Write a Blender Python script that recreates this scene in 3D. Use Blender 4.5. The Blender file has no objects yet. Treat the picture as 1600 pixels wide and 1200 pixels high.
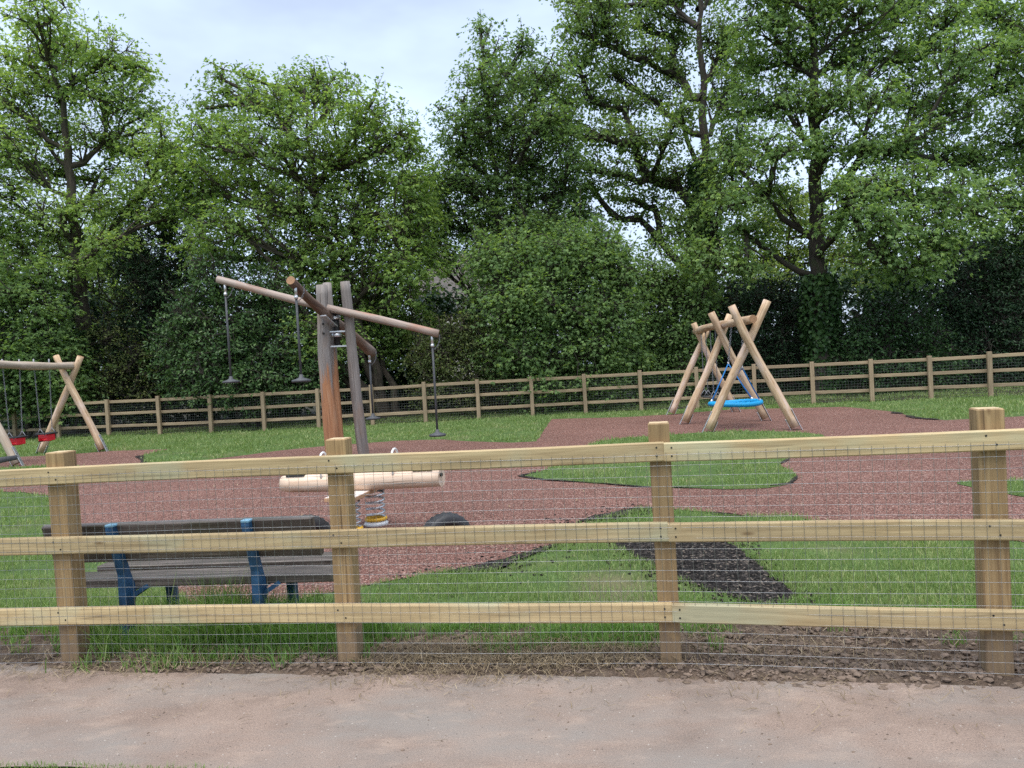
MULCH = [(-12.729, 17.649), (-11.681, 18.153), (-10.589, 18.022), (-9.678, 18.38), (-8.133, 18.012), (-8.144, 16.608), (-7.054, 14.634), (-6.224, 14.754), (-5.484, 15.458), (-4.902, 16.104), (-4.194, 16.498), (-3.309, 16.694), (-2.595, 16.859), (-1.583, 16.565), (-0.919, 15.767), (-0.064, 15.028), (0.412, 15.014), (1.024, 20.878), (2.954, 20.051), (4.06, 20.138), (5.863, 20.744), (8.371, 19.426), (8.411, 18.795), (8.516, 17.126), (8.062, 15.399), (8.274, 14.687), (9.394, 14.673), (10.863, 14.541), (3.98, 5.375), (3.682, 5.604), (3.403, 5.931), (2.635, 6.471), (2.469, 6.904), (2.151, 6.994), (1.87, 7.258), (1.561, 7.512), (1.202, 7.619), (0.918, 7.405), (0.515, 7.036), (0.354, 6.409), (0.077, 6.077), (-0.315, 5.698), (-0.553, 5.694), (-0.824, 5.575), (-1.142, 5.409), (-1.472, 5.2), (-1.769, 5.044), (-2.179, 5.117), (-2.37, 5.365), (-2.868, 5.951), (-3.811, 6.865), (-4.44, 7.652), (-6.777, 11.072), (-7.414, 11.567), (-8.015, 11.891), (-8.922, 12.326)]
ISLAND_MID = [(0.034, 10.372), (0.379, 10.737), (0.572, 11.277), (0.997, 12.733), (1.44, 14.191), (1.919, 14.66), (3.024, 14.794), (3.679, 14.944), (4.583, 14.647), (5.187, 13.976), (5.397, 13.083), (4.458, 11.727), (3.895, 10.831), (3.426, 10.055), (3.407, 9.455), (3.323, 9.103), (3.08, 8.644), (2.815, 8.419), (2.536, 8.384), (2.082, 8.584), (1.425, 8.951), (0.952, 9.416), (0.344, 9.907)]
ISLAND_RIGHT = [(4.588, 8.097), (4.854, 8.179), (5.317, 8.053), (5.869, 7.891), (4.98, 6.708), (4.715, 7.152), (4.689, 7.488), (4.619, 7.788)]
ISLAND_LEFT = [(-11.11, 15.385), (-10.487, 15.608), (-9.761, 15.698), (-8.368, 14.91), (-8.149, 14.451), (-8.846, 14.21), (-10.164, 14.062)]
BLACK_PATCH = [(0.615, 6.586), (1.036, 6.631), (1.331, 6.455), (1.624, 6.147), (1.661, 5.679), (1.633, 5.095), (1.659, 4.65), (1.565, 4.528), (1.381, 4.574), (1.155, 4.893), (1.05, 5.166), (0.97, 5.428), (0.882, 5.718)]
EDGE_A = [(-0.55, 5.658), (-0.267, 5.706), (0.077, 6.077), (0.354, 6.409), (0.52, 7.092)]
EDGE_B = [(0.524, 7.149), (0.918, 7.405), (1.202, 7.619), (1.554, 7.481)]
EDGE_C = [(1.757, 7.291), (2.005, 7.095), (2.459, 6.877), (2.635, 6.471)]
EDGE_D = [(3.91, 10.823), (3.426, 10.055), (3.323, 9.103), (3.08, 8.644), (2.536, 8.384), (1.425, 8.951), (0.952, 9.416), (0.344, 9.907), (0.034, 10.372), (0.382, 10.802)]
EDGE_E = [(8.5, 17.383), (8.062, 15.399), (8.189, 14.754)]
EDGE_F = [(-8.144, 16.608), (-7.054, 14.634)]
PATH_EDGE = [(-4.249, 4.518), (-2.881, 4.172), (-2.082, 3.975), (-1.371, 3.845), (-0.702, 3.707), (-0.079, 3.623), (0.513, 3.514), (1.057, 3.373), (1.577, 3.279), (2.062, 3.178), (2.731, 3.032)]
VERGE_EDGE = [(-3.063, 3.222), (-2.171, 3.105), (-1.843, 3.079), (-1.474, 3.01), (-1.205, 2.967), (-0.806, 2.873), (0.147, 2.688)]
TREE_LEFT_SYCAMORE = ((-15.04, 27.0, 0.0), [(0.0, 0.0, -0.2), (0.09, 0.0, 2.6), (0.18, 0.0, 4.62), (0.09, 0.0, 6.63), (0.08, 0.0, 8.41), (-0.0, 0.0, 11.08), (-0.37, 0.0, 13.75)], [(0.07, -1.25, 13.93, 1.24, 1.18, 1.01), (-1.46, 0.62, 13.4, 1.24, 1.06, 0.79), (-0.28, 1.2, 13.91, 1.01, 0.88, 0.67), (1.73, -0.29, 12.97, 1.12, 0.97, 0.72), (2.27, 0.37, 12.76, 0.85, 0.78, 0.63), (-0.1, 0.3, 12.19, 1.57, 1.2, 0.72), (-1.56, -0.29, 11.73, 1.01, 1.0, 0.9), (1.48, 0.02, 11.67, 1.35, 1.06, 0.67), (2.21, 0.76, 11.32, 1.08, 0.9, 0.63), (3.7, -0.75, 9.66, 1.08, 1.01, 0.85), (-1.36, 1.13, 11.06, 1.35, 1.06, 0.67), (1.11, 0.33, 10.34, 1.35, 1.04, 0.63), (1.73, 1.6, 10.21, 1.24, 0.98, 0.63), (4.25, -1.16, 8.67, 0.9, 0.83, 0.67), (-1.54, -0.84, 9.93, 1.24, 1.12, 0.9), (-1.68, 1.51, 9.74, 1.57, 1.16, 0.63), (0.25, 1.38, 9.3, 1.12, 0.85, 0.49), (2.5, 0.24, 8.56, 1.35, 1.04, 0.63), (-1.79, -0.46, 8.41, 1.24, 1.06, 0.79), (0.15, -0.85, 7.68, 1.68, 1.19, 0.58), (1.1, 1.38, 7.97, 1.46, 1.05, 0.54), (-2.41, 0.55, 7.31, 1.35, 1.11, 0.76), (3.32, -0.25, 7.41, 0.9, 0.78, 0.58), (-0.81, 0.51, 6.99, 1.35, 0.97, 0.49), (-3.19, 0.91, 6.04, 1.35, 1.18, 0.9), (-3.19, -0.35, 12.89, 1.35, 1.42, 1.35), (-4.68, 1.2, 10.8, 1.35, 1.42, 1.35), (-3.95, -0.1, 7.95, 1.35, 1.42, 1.35), (1.83, -1.53, 6.4, 0.9, 0.66, 0.36), (-1.56, 0.37, 6.44, 1.12, 0.87, 0.54), (0.45, -1.06, 5.69, 0.81, 0.64, 0.4)])
TREE_MAPLE_MULTI = ((-4.27, 25.5, 0.0), [(0.0, 0.0, -0.2), (-0.15, 0.0, 1.68), (-0.69, 0.0, 3.3), (-1.33, 0.0, 5.03), (-1.74, 0.0, 6.95), (-2.03, 0.0, 9.07), (-1.96, 0.0, 10.94)], [(-2.23, 1.34, 11.55, 1.27, 1.09, 0.81), (-1.26, 0.84, 10.99, 0.85, 0.84, 0.74), (-2.79, -0.69, 10.34, 0.95, 0.95, 0.85), (-4.47, 1.38, 11.35, 0.76, 0.8, 0.76), (-4.38, -0.95, 11.24, 0.42, 0.47, 0.47), (-4.18, 0.95, 11.95, 0.38, 0.36, 0.3), (-5.46, 1.01, 11.06, 0.55, 0.58, 0.55), (-0.08, -1.2, 9.52, 1.17, 1.06, 0.85), (0.77, -1.07, 8.91, 1.02, 1.0, 0.89), (1.36, -0.28, 8.7, 0.51, 0.65, 0.72), (-2.55, -1.14, 8.87, 1.59, 1.34, 0.95), (-4.73, 1.21, 9.88, 1.17, 1.06, 0.85), (-4.87, -1.34, 9.14, 0.76, 0.8, 0.76), (-1.48, 0.28, 8.8, 1.7, 1.43, 1.02), (-0.07, 1.13, 8.18, 1.49, 1.34, 1.06), (1.41, -1.29, 7.22, 0.64, 0.89, 1.06), (-4.27, 1.54, 8.4, 1.7, 1.43, 1.02), (-5.18, 0.06, 8.0, 0.95, 0.95, 0.85), (-2.22, -0.13, 7.16, 1.91, 1.56, 1.06), (-0.5, 0.03, 6.47, 1.7, 1.45, 1.06), (0.9, -1.06, 5.99, 1.17, 1.17, 1.06), (-4.09, -1.2, 6.44, 1.38, 1.17, 0.85), (-3.65, 1.22, 5.98, 1.7, 1.39, 0.95), (-1.37, -0.21, 5.22, 1.8, 1.5, 1.06), (0.08, 1.09, 4.98, 1.49, 1.28, 0.95), (1.27, -1.45, 4.5, 0.95, 1.0, 0.95), (-2.78, 0.89, 4.35, 1.49, 1.23, 0.85), (-0.86, 1.03, 3.82, 1.7, 1.39, 0.95), (0.6, 0.63, 3.27, 1.17, 1.11, 0.95), (-1.44, -1.46, 2.66, 1.27, 1.11, 0.85), (-0.32, 1.19, 2.36, 0.95, 0.84, 0.64), (1.48, 0.5, 6.98, 0.76, 0.94, 1.02), (1.51, 0.5, 5.58, 0.76, 0.85, 0.85), (-5.96, 0.5, 8.57, 0.72, 0.78, 0.76), (-5.93, 0.5, 7.28, 0.98, 0.96, 0.85), (-5.51, 0.3, 5.94, 1.06, 0.94, 0.72), (-6.53, 1.0, 8.07, 0.72, 0.71, 0.64)])
TREE_FIELD_MAPLE = ((-0.27, 27.5, 0.0), [(0.0, 0.0, -0.2), (0.16, 0.0, 2.24), (0.14, 0.0, 4.75), (0.08, 0.0, 7.71), (0.0, 0.0, 10.43), (-0.1, 0.0, 12.68)], [(-0.14, 1.19, 13.99, 0.37, 0.46, 0.5), (0.12, 0.2, 12.64, 0.69, 0.67, 0.59), (1.24, -0.86, 12.48, 0.59, 0.6, 0.55), (-0.14, -1.28, 11.2, 0.96, 0.89, 0.73), (1.02, 1.23, 12.18, 0.96, 0.91, 0.78), (2.05, -0.94, 11.32, 0.92, 0.91, 0.82), (-0.63, -1.22, 10.18, 1.1, 1.01, 0.82), (0.57, 0.46, 10.54, 1.26, 1.14, 0.92), (1.83, -1.46, 9.75, 1.14, 1.08, 0.92), (-1.06, -0.3, 9.38, 1.05, 0.98, 0.82), (0.16, 0.79, 9.4, 1.37, 1.2, 0.92), (1.52, 0.12, 9.02, 1.26, 1.14, 0.92), (2.63, -1.54, 8.61, 0.69, 0.72, 0.69), (-1.45, -0.47, 8.24, 1.01, 1.01, 0.92), (-0.25, -0.26, 7.89, 1.49, 1.29, 0.96), (1.22, -0.05, 7.75, 1.37, 1.23, 0.96), (2.43, -0.58, 7.67, 0.78, 0.82, 0.78), (3.08, 0.87, 7.04, 0.78, 0.77, 0.69), (-1.82, 0.46, 7.11, 1.1, 1.11, 1.01), (-0.6, 1.55, 6.9, 1.49, 1.32, 1.03), (0.91, -0.63, 6.41, 1.49, 1.32, 1.03), (2.27, 1.25, 6.8, 1.03, 1.02, 0.92), (-2.33, 0.7, 8.0, 0.78, 0.89, 0.92), (-2.6, 0.41, 6.8, 0.78, 0.84, 0.82), (1.31, -1.4, 6.03, 0.78, 0.7, 0.55), (2.28, -1.4, 5.87, 0.82, 0.74, 0.59), (3.39, -1.0, 5.55, 0.69, 0.65, 0.55), (-2.31, 1.13, 5.85, 0.82, 0.91, 0.92), (-0.04, -1.06, 5.29, 1.37, 1.2, 0.92), (1.4, -0.81, 5.25, 1.37, 1.2, 0.92), (0.24, -1.6, 4.24, 1.28, 1.13, 0.87), (1.52, -2.0, 4.44, 1.37, 1.2, 0.92), (2.74, -1.6, 4.85, 1.01, 0.94, 0.78), (3.69, -1.6, 4.47, 0.82, 0.77, 0.64)])
TREE_OAK = ((7.08, 28.5, 0.0), [(0.0, 0.0, -0.2), (0.08, 0.0, 2.34), (0.15, 0.0, 4.7), (0.2, 0.0, 6.82), (0.46, 0.0, 9.15), (0.53, 0.0, 11.49), (0.47, 0.0, 14.05), (0.53, 0.0, 16.14)], [(-3.96, -0.67, 13.54, 0.81, 0.85, 0.81), (-3.91, 1.46, 15.56, 0.85, 0.82, 0.71), (-3.0, -0.56, 14.21, 1.0, 0.95, 0.81), (-2.86, -0.03, 13.29, 0.95, 0.87, 0.71), (-1.41, 1.21, 14.58, 1.0, 0.95, 0.81), (-0.2, 0.97, 15.25, 1.19, 1.05, 0.81), (-0.01, 1.59, 14.06, 0.9, 0.87, 0.76), (-4.01, -0.5, 12.36, 0.9, 0.8, 0.62), (-2.46, 1.46, 12.67, 0.95, 0.82, 0.62), (-1.35, 0.65, 12.9, 0.95, 0.85, 0.66), (-0.13, 1.41, 12.53, 0.76, 0.75, 0.66), (-4.67, -0.63, 11.08, 0.81, 0.75, 0.62), (-3.51, 0.34, 11.36, 0.9, 0.77, 0.57), (-2.38, 0.07, 10.97, 0.9, 0.8, 0.62), (-0.95, 1.22, 11.53, 0.81, 0.77, 0.66), (-0.62, -1.37, 10.16, 0.66, 0.72, 0.71), (-4.38, -0.63, 9.93, 0.85, 0.72, 0.52), (-3.43, -1.22, 9.58, 0.9, 0.77, 0.57), (-2.25, -0.81, 9.41, 0.9, 0.8, 0.62), (-1.26, -1.54, 9.14, 0.76, 0.75, 0.66), (-4.07, -1.31, 8.47, 0.71, 0.65, 0.52), (-2.94, -1.24, 8.2, 0.81, 0.72, 0.57), (-1.56, 0.11, 8.35, 0.76, 0.7, 0.57), (-0.65, 0.55, 8.29, 0.62, 0.7, 0.71), (1.49, 0.42, 13.24, 1.07, 1.12, 1.07), (1.86, 1.59, 11.75, 0.76, 0.96, 1.07), (1.07, -1.17, 9.01, 0.71, 0.87, 0.95), (-2.13, 1.25, 7.81, 0.62, 0.52, 0.38), (-2.82, 1.54, 7.91, 0.43, 0.4, 0.33), (-1.27, 0.72, 7.28, 0.57, 0.52, 0.43), (-1.93, 0.49, 6.84, 0.57, 0.44, 0.26), (-2.85, -0.01, 6.8, 0.38, 0.31, 0.21), (-1.21, 0.47, 5.99, 0.62, 0.52, 0.38), (-3.73, -0.05, 8.08, 0.57, 0.47, 0.33), (-4.24, 0.9, 7.97, 0.52, 0.45, 0.33), (-0.95, -1.47, 6.25, 0.76, 0.85, 0.85), (-5.0, 0.23, 10.34, 0.62, 0.7, 0.71), (0.55, -1.49, 7.17, 0.81, 0.92, 0.95), (0.87, 0.35, 5.9, 0.95, 1.0, 0.95), (1.61, 1.25, 16.01, 1.19, 1.12, 0.95)])
TREE_RIGHT_SYCAMORE = ((10.16, 25.0, 0.0), [(0.0, 0.0, -0.2), (-0.02, 0.0, 1.61), (-0.03, 0.0, 3.68), (-0.03, 0.0, 5.54), (0.03, 0.0, 7.6), (0.1, 0.0, 10.06), (0.17, 0.0, 12.51), (0.22, 0.0, 14.34)], [(-1.54, -0.73, 11.87, 1.25, 1.09, 0.83), (0.02, -0.37, 12.45, 1.25, 1.09, 0.83), (1.36, -0.54, 12.2, 1.25, 1.09, 0.83), (3.86, 1.52, 13.12, 1.25, 1.09, 0.83), (4.38, -0.17, 12.0, 1.14, 1.04, 0.83), (-1.59, 0.84, 11.2, 1.04, 0.94, 0.75), (-0.43, 0.22, 11.1, 1.14, 0.99, 0.75), (1.36, 0.95, 11.51, 1.14, 0.97, 0.71), (2.27, 0.01, 10.97, 1.14, 0.97, 0.71), (4.19, 1.05, 11.29, 1.14, 0.99, 0.75), (3.97, -1.44, 10.09, 0.94, 0.93, 0.83), (-2.08, 0.5, 9.63, 1.0, 0.92, 0.75), (-1.07, -0.48, 9.45, 1.14, 0.97, 0.71), (0.24, -0.97, 9.41, 1.04, 0.87, 0.62), (1.24, -1.35, 9.12, 1.14, 0.95, 0.67), (3.72, 0.91, 9.77, 1.25, 1.05, 0.75), (4.37, -0.34, 9.1, 1.04, 0.98, 0.83), (-2.36, 0.53, 8.09, 1.0, 0.92, 0.75), (-1.67, -1.38, 7.72, 1.14, 0.97, 0.71), (-0.11, -1.16, 7.89, 0.94, 0.78, 0.54), (1.05, -1.2, 7.71, 1.04, 0.87, 0.62), (2.49, -0.9, 7.82, 1.25, 1.07, 0.79), (4.89, 1.03, 7.93, 1.25, 1.11, 0.87), (6.12, 1.29, 7.61, 0.71, 0.81, 0.83), (-3.1, -1.02, 6.32, 0.96, 0.83, 0.62), (-1.65, -0.27, 6.6, 1.04, 0.85, 0.58), (0.24, -2.0, 6.3, 0.94, 0.78, 0.54), (1.29, -2.0, 6.24, 1.25, 1.05, 0.75), (2.61, -2.0, 5.98, 1.35, 1.17, 0.87), (4.44, -1.0, 5.71, 0.94, 0.95, 0.87), (0.07, -2.5, 5.36, 1.14, 0.91, 0.58), (1.27, -2.5, 5.01, 1.35, 1.12, 0.79), (2.84, -2.0, 4.64, 1.25, 1.07, 0.79), (-2.06, 0.87, 5.71, 1.04, 0.85, 0.58), (-3.77, -0.97, 4.58, 1.04, 0.94, 0.75), (-2.56, -0.56, 4.37, 0.83, 0.7, 0.5), (1.85, -2.0, 3.93, 1.14, 0.93, 0.62), (0.67, -2.5, 4.21, 0.94, 0.75, 0.5), (1.58, 0.28, 13.59, 1.66, 1.31, 0.83), (-1.53, -0.88, 13.18, 1.46, 1.2, 0.83), (4.7, 1.4, 13.98, 1.46, 1.2, 0.83)])
TREE_EDGE_TREE = ((21.08, 27.0, 0.0), [(0.0, 0.0, -0.2), (0.01, 0.0, 1.95), (-0.12, 0.0, 4.64), (-0.23, 0.0, 7.55), (-0.46, 0.0, 10.44), (-0.58, 0.0, 13.1)], [(-3.72, 0.14, 13.11, 1.01, 1.0, 0.9), (-2.1, 0.73, 12.85, 1.12, 1.06, 0.9), (-4.54, -1.55, 10.92, 0.9, 0.87, 0.76), (-2.83, -0.54, 10.59, 1.12, 1.04, 0.85), (-4.19, -0.42, 10.06, 0.76, 0.73, 0.63), (-3.93, -1.45, 8.84, 1.12, 0.99, 0.76), (-2.65, -1.27, 11.35, 1.35, 1.42, 1.35), (-2.76, -1.29, 8.82, 1.35, 1.42, 1.35), (-4.2, -0.81, 8.09, 0.85, 0.78, 0.63), (-1.88, 1.2, 7.84, 1.12, 1.01, 0.81), (-4.24, -1.43, 6.12, 1.01, 0.96, 0.81), (-2.95, -1.41, 6.27, 1.35, 1.42, 1.35), (-3.47, -0.84, 4.91, 1.35, 1.18, 0.9), (-2.27, -0.95, 4.18, 1.35, 1.42, 1.35), (-1.16, -1.04, 12.64, 1.8, 1.89, 1.8), (-0.25, -0.27, 9.67, 1.8, 1.89, 1.8), (-2.51, 1.41, 14.8, 1.35, 1.18, 0.9)])
TREE_LAUREL = ((-8.12, 24.3, 0.0), [(0.0, 0.0, -0.2), (0.14, 0.0, 2.19), (0.14, 0.0, 3.8)], [(-0.95, 0.0, 4.67, 1.11, 1.06, 0.91), (0.71, -0.3, 3.95, 1.21, 1.17, 1.01), (-1.83, 0.0, 3.51, 0.91, 0.96, 0.91), (-0.52, -0.4, 2.82, 1.21, 1.22, 1.11), (1.06, -0.5, 2.13, 1.21, 1.22, 1.11), (-2.13, 0.0, 2.11, 0.91, 1.06, 1.11), (-0.96, -0.5, 1.65, 1.11, 1.06, 0.91), (1.76, -0.3, 1.5, 1.01, 0.96, 0.81), (0.25, -0.6, 1.39, 1.21, 1.06, 0.81)])
TREE_YEW = ((-12.73, 28.0, 0.0), [(0.0, 0.0, -0.2), (0.17, 0.0, 2.48), (0.18, 0.0, 4.34)], [(0.46, 0.0, 7.57, 1.05, 1.04, 0.93), (-0.56, 0.0, 6.24, 1.05, 1.1, 1.05), (1.06, 0.0, 6.15, 1.16, 1.16, 1.05), (0.04, 0.0, 4.81, 1.28, 1.35, 1.28), (-0.89, 0.0, 3.01, 1.05, 1.22, 1.28), (0.47, 0.0, 2.46, 1.4, 1.47, 1.4), (1.3, 0.0, 4.51, 0.93, 1.1, 1.16), (-0.52, 0.0, 1.59, 1.4, 1.22, 0.93)])
TREE_LEFT_BUSH = ((-15.83, 25.0, 0.0), [(0.0, 0.0, -0.2), (0.16, 0.0, 2.62), (0.17, 0.0, 4.28)], [(0.47, 0.4, 5.18, 0.87, 0.79, 0.62), (-0.68, 0.4, 5.41, 0.94, 0.82, 0.62), (-1.86, 0.4, 5.06, 0.94, 0.93, 0.83), (-0.17, 0.0, 4.51, 1.14, 1.09, 0.94), (0.82, 0.0, 3.83, 0.83, 0.87, 0.83), (-1.27, 0.0, 3.53, 1.25, 1.31, 1.25), (0.1, -0.3, 2.62, 1.14, 1.15, 1.04), (1.15, 0.0, 2.57, 0.83, 0.98, 1.04), (-0.59, -0.3, 1.63, 1.04, 0.98, 0.83), (0.67, 0.0, 1.55, 1.04, 0.98, 0.83), (1.5, 0.0, 1.51, 0.62, 0.76, 0.83)])
TREE_THICKET = ((-13.92, 26.5, 0.0), [(0.0, 0.0, -0.2), (0.16, 0.0, 2.53), (0.17, 0.0, 4.29)], [(-0.04, 0.0, 3.42, 0.75, 0.81, 0.79), (0.89, 0.0, 2.49, 0.75, 0.9, 0.97), (-0.04, 0.0, 1.88, 0.79, 0.88, 0.88), (-0.69, 1.0, 5.1, 0.57, 0.65, 0.66), (0.19, 1.0, 4.6, 0.53, 0.63, 0.66), (1.14, 0.0, 1.37, 0.79, 0.81, 0.75), (-0.63, 0.0, 1.25, 0.79, 0.76, 0.66)])
TREE_HAZEL = ((1.55, 24.0, 0.0), [(0.0, 0.0, -0.2), (0.13, 0.0, 1.65), (0.11, 0.0, 3.25)], [(-1.74, 0.0, 4.74, 1.0, 0.94, 0.8), (0.78, 0.0, 5.36, 0.8, 0.69, 0.52), (1.88, 0.2, 4.87, 0.68, 0.61, 0.48), (-0.35, -0.3, 4.82, 1.2, 1.05, 0.8), (1.03, -0.2, 4.76, 1.1, 1.0, 0.8), (1.92, 0.0, 4.14, 0.8, 0.84, 0.8), (-1.41, -0.4, 3.5, 1.2, 1.1, 0.9), (0.14, -0.6, 3.39, 1.3, 1.15, 0.9), (1.52, -0.3, 2.95, 1.0, 1.0, 0.9), (-0.9, -0.4, 2.09, 1.2, 1.1, 0.9), (0.65, -0.5, 1.91, 1.2, 1.1, 0.9), (1.88, 0.0, 1.55, 0.7, 0.79, 0.8), (-1.71, 0.0, 1.75, 0.8, 0.84, 0.8), (-0.37, -0.4, 0.98, 1.2, 0.99, 0.68), (1.01, -0.3, 0.81, 1.0, 0.84, 0.6)])
TREE_BRAMBLE = ((-1.66, 24.3, 0.0), [(0.0, 0.0, -0.2), (0.13, 0.0, 1.83), (0.12, 0.0, 3.45)], [(0.05, 0.0, 2.85, 0.81, 0.74, 0.61), (-0.48, -0.2, 2.16, 0.73, 0.76, 0.73), (0.63, -0.2, 2.2, 0.81, 0.85, 0.81), (-0.02, -0.4, 1.24, 0.91, 0.9, 0.81), (-0.96, 0.0, 1.08, 0.73, 0.76, 0.73), (1.06, 0.0, 0.97, 0.81, 0.79, 0.69), (-1.23, 0.3, 2.32, 0.61, 0.74, 0.81)])
TREE_ELDER = ((5.04, 25.5, 0.0), [(0.0, 0.0, -0.2), (0.13, 0.0, 1.47), (0.11, 0.0, 3.17)], [(-0.42, 0.0, 4.04, 0.72, 0.82, 0.85), (0.44, 0.0, 4.21, 0.85, 0.89, 0.85), (1.15, 0.0, 3.53, 0.76, 0.85, 0.85), (-0.27, 0.0, 2.77, 0.85, 0.94, 0.93), (0.72, -0.2, 2.28, 0.93, 0.98, 0.93), (-0.66, 0.0, 1.51, 0.64, 0.78, 0.85), (0.22, -0.3, 1.15, 0.95, 0.95, 0.85), (-0.42, -0.2, 0.55, 0.85, 0.74, 0.55)])
TREE_HOLLY = ((8.71, 27.0, 0.0), [(0.0, 0.0, -0.2), (0.13, 0.0, 1.28), (0.11, 0.0, 3.08)], [(-1.16, 0.0, 3.37, 1.12, 1.01, 0.81), (0.42, 0.0, 3.51, 1.12, 0.99, 0.76), (1.52, 0.0, 3.0, 0.76, 0.87, 0.9), (-1.0, 0.0, 2.02, 1.12, 1.13, 1.03), (0.57, 0.0, 1.93, 1.12, 1.13, 1.03), (-1.73, 0.0, 0.94, 1.03, 1.06, 0.99), (-0.17, 0.0, 0.62, 1.24, 1.12, 0.9), (1.3, 0.0, 0.77, 0.81, 0.94, 0.99)])
TREE_COTONEASTER = ((11.98, 24.5, 0.0), [(0.0, 0.0, -0.2), (0.11, 0.0, 1.08), (0.08, 0.0, 2.71)], [(-0.71, 0.0, 1.94, 0.82, 0.86, 0.82), (0.33, 0.0, 2.29, 0.92, 0.91, 0.82), (1.12, 0.0, 1.63, 0.82, 0.86, 0.82), (-0.49, -0.3, 0.9, 1.02, 0.92, 0.73), (0.72, -0.3, 0.74, 0.92, 0.85, 0.69), (-1.15, 0.0, 1.04, 0.61, 0.75, 0.82), (1.69, 0.0, 0.78, 0.73, 0.77, 0.73)])
TREE_CONIFER = ((15.75, 26.0, 0.0), [(0.0, 0.0, -0.2), (0.11, 0.0, 0.88), (0.08, 0.0, 2.61)], [(-0.02, 0.0, 3.91, 0.97, 0.92, 0.78), (1.07, 0.0, 4.07, 1.08, 1.02, 0.87), (2.13, 0.0, 3.58, 1.08, 1.14, 1.08), (-0.71, 0.0, 2.87, 0.97, 0.97, 0.87), (0.39, -0.3, 2.57, 1.19, 1.14, 0.97), (1.85, 0.0, 2.08, 1.19, 1.19, 1.08), (-0.98, 0.0, 1.59, 0.97, 0.97, 0.87), (0.05, -0.4, 1.2, 1.19, 1.08, 0.87), (1.39, -0.3, 0.81, 1.19, 1.08, 0.87), (-0.78, -0.3, 0.29, 1.08, 0.91, 0.65), (2.67, 0.0, 0.74, 1.3, 1.36, 1.3)])
TREE_FAR_LIME = ((-21.84, 42.0, 0.0), [(0.0, 0.0, -0.2), (0.19, 0.0, 3.83), (0.5, 0.0, 6.94), (0.69, 0.0, 8.67)], [(-0.69, 0.6, 8.48, 1.4, 1.39, 1.26), (1.8, -0.49, 8.54, 1.57, 1.56, 1.4), (1.38, -1.51, 9.76, 1.4, 1.39, 1.26), (-1.32, 0.88, 6.78, 1.26, 1.32, 1.26), (1.69, -1.59, 6.38, 1.57, 1.56, 1.4), (2.54, -0.45, 7.13, 1.4, 1.47, 1.4), (0.38, -0.57, 4.83, 1.4, 1.39, 1.26), (1.77, -0.2, 5.12, 1.4, 1.47, 1.4), (-0.46, 1.52, 3.18, 1.75, 1.65, 1.4), (-0.85, -0.99, 8.62, 1.4, 1.39, 1.26)])
TREE_FAR_BEECH = ((15.73, 44.0, 0.0), [(0.0, 0.0, -0.2), (0.17, 0.0, 3.26), (0.42, 0.0, 6.89), (0.65, 0.0, 9.43)], [(0.11, -1.53, 9.85, 1.24, 1.15, 0.95), (-0.69, -0.12, 8.93, 1.46, 1.35, 1.1), (1.65, 0.33, 8.7, 1.65, 1.44, 1.1), (-1.18, 0.92, 7.11, 1.83, 1.61, 1.24), (0.9, 0.51, 6.94, 1.83, 1.61, 1.24), (3.58, 0.71, 7.19, 1.83, 1.61, 1.24), (3.62, -0.72, 5.54, 1.83, 1.61, 1.24), (-0.98, -1.52, 5.35, 1.83, 1.54, 1.1), (5.47, 0.16, 5.54, 1.46, 1.42, 1.24)])
FAR_POSTS = [(-18.51, 25.6), (-16.22, 25.0), (-14.57, 24.6), (-12.76, 24.2), (-10.87, 23.6), (-9.1, 23.1), (-7.37, 22.7), (-5.71, 22.5), (-4.13, 22.5), (-2.58, 22.5), (-1.02, 22.5), (0.56, 22.5), (2.11, 22.45), (3.71, 22.3), (5.25, 21.9), (6.77, 21.5), (8.24, 21.1), (9.67, 20.7), (11.04, 20.3), (12.37, 19.9), (13.65, 19.5)]
SUN_AZ_DEG, SUN_EL_DEG, SUN_E, SUN_ANG = 195, 72, 1.5, 55
SKY_STR, SKY_SAT, CLOUD, EXPO, DENOISE = 0.11, 0.65, (4.2, 5.2, 7.0), 1.12, False
import bpy, math, random
import numpy as np
from mathutils import Vector, Matrix, Quaternion
from mathutils.geometry import tessellate_polygon

random.seed(4); RNG = np.random.RandomState(11)
PI = math.pi
scene = bpy.context.scene
COL = scene.collection
V3 = lambda *a: np.array(a, float)

# ------------------------------------------------------------------ materials
def mat(name):
    m = bpy.data.materials.new(name); m.use_nodes = True
    nt = m.node_tree; b = nt.nodes['Principled BSDF']
    return m, nt, b
def N(nt, t, **kw):
    n = nt.nodes.new(t)
    for k, v in kw.items(): setattr(n, k, v)
    return n
def ramp(nt, fac, stops):
    r = N(nt, 'ShaderNodeValToRGB')
    while len(r.color_ramp.elements) < len(stops): r.color_ramp.elements.new(0.5)
    for e, (p, c) in zip(r.color_ramp.elements, stops):
        e.position = p; e.color = (*c, 1)
    nt.links.new(fac, r.inputs[0]); return r.outputs[0]
def noise(nt, co, scale, detail=4, rough=0.55, dist=0.0):
    n = N(nt, 'ShaderNodeTexNoise'); n.inputs['Scale'].default_value = scale
    n.inputs['Detail'].default_value = detail; n.inputs['Roughness'].default_value = rough
    n.inputs['Distortion'].default_value = dist
    if co is not None: nt.links.new(co, n.inputs['Vector'])
    return n.outputs['Fac']
def mapping(nt, co, scale):
    m = N(nt, 'ShaderNodeMapping'); m.inputs['Scale'].default_value = scale
    nt.links.new(co, m.inputs['Vector']); return m.outputs[0]
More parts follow.
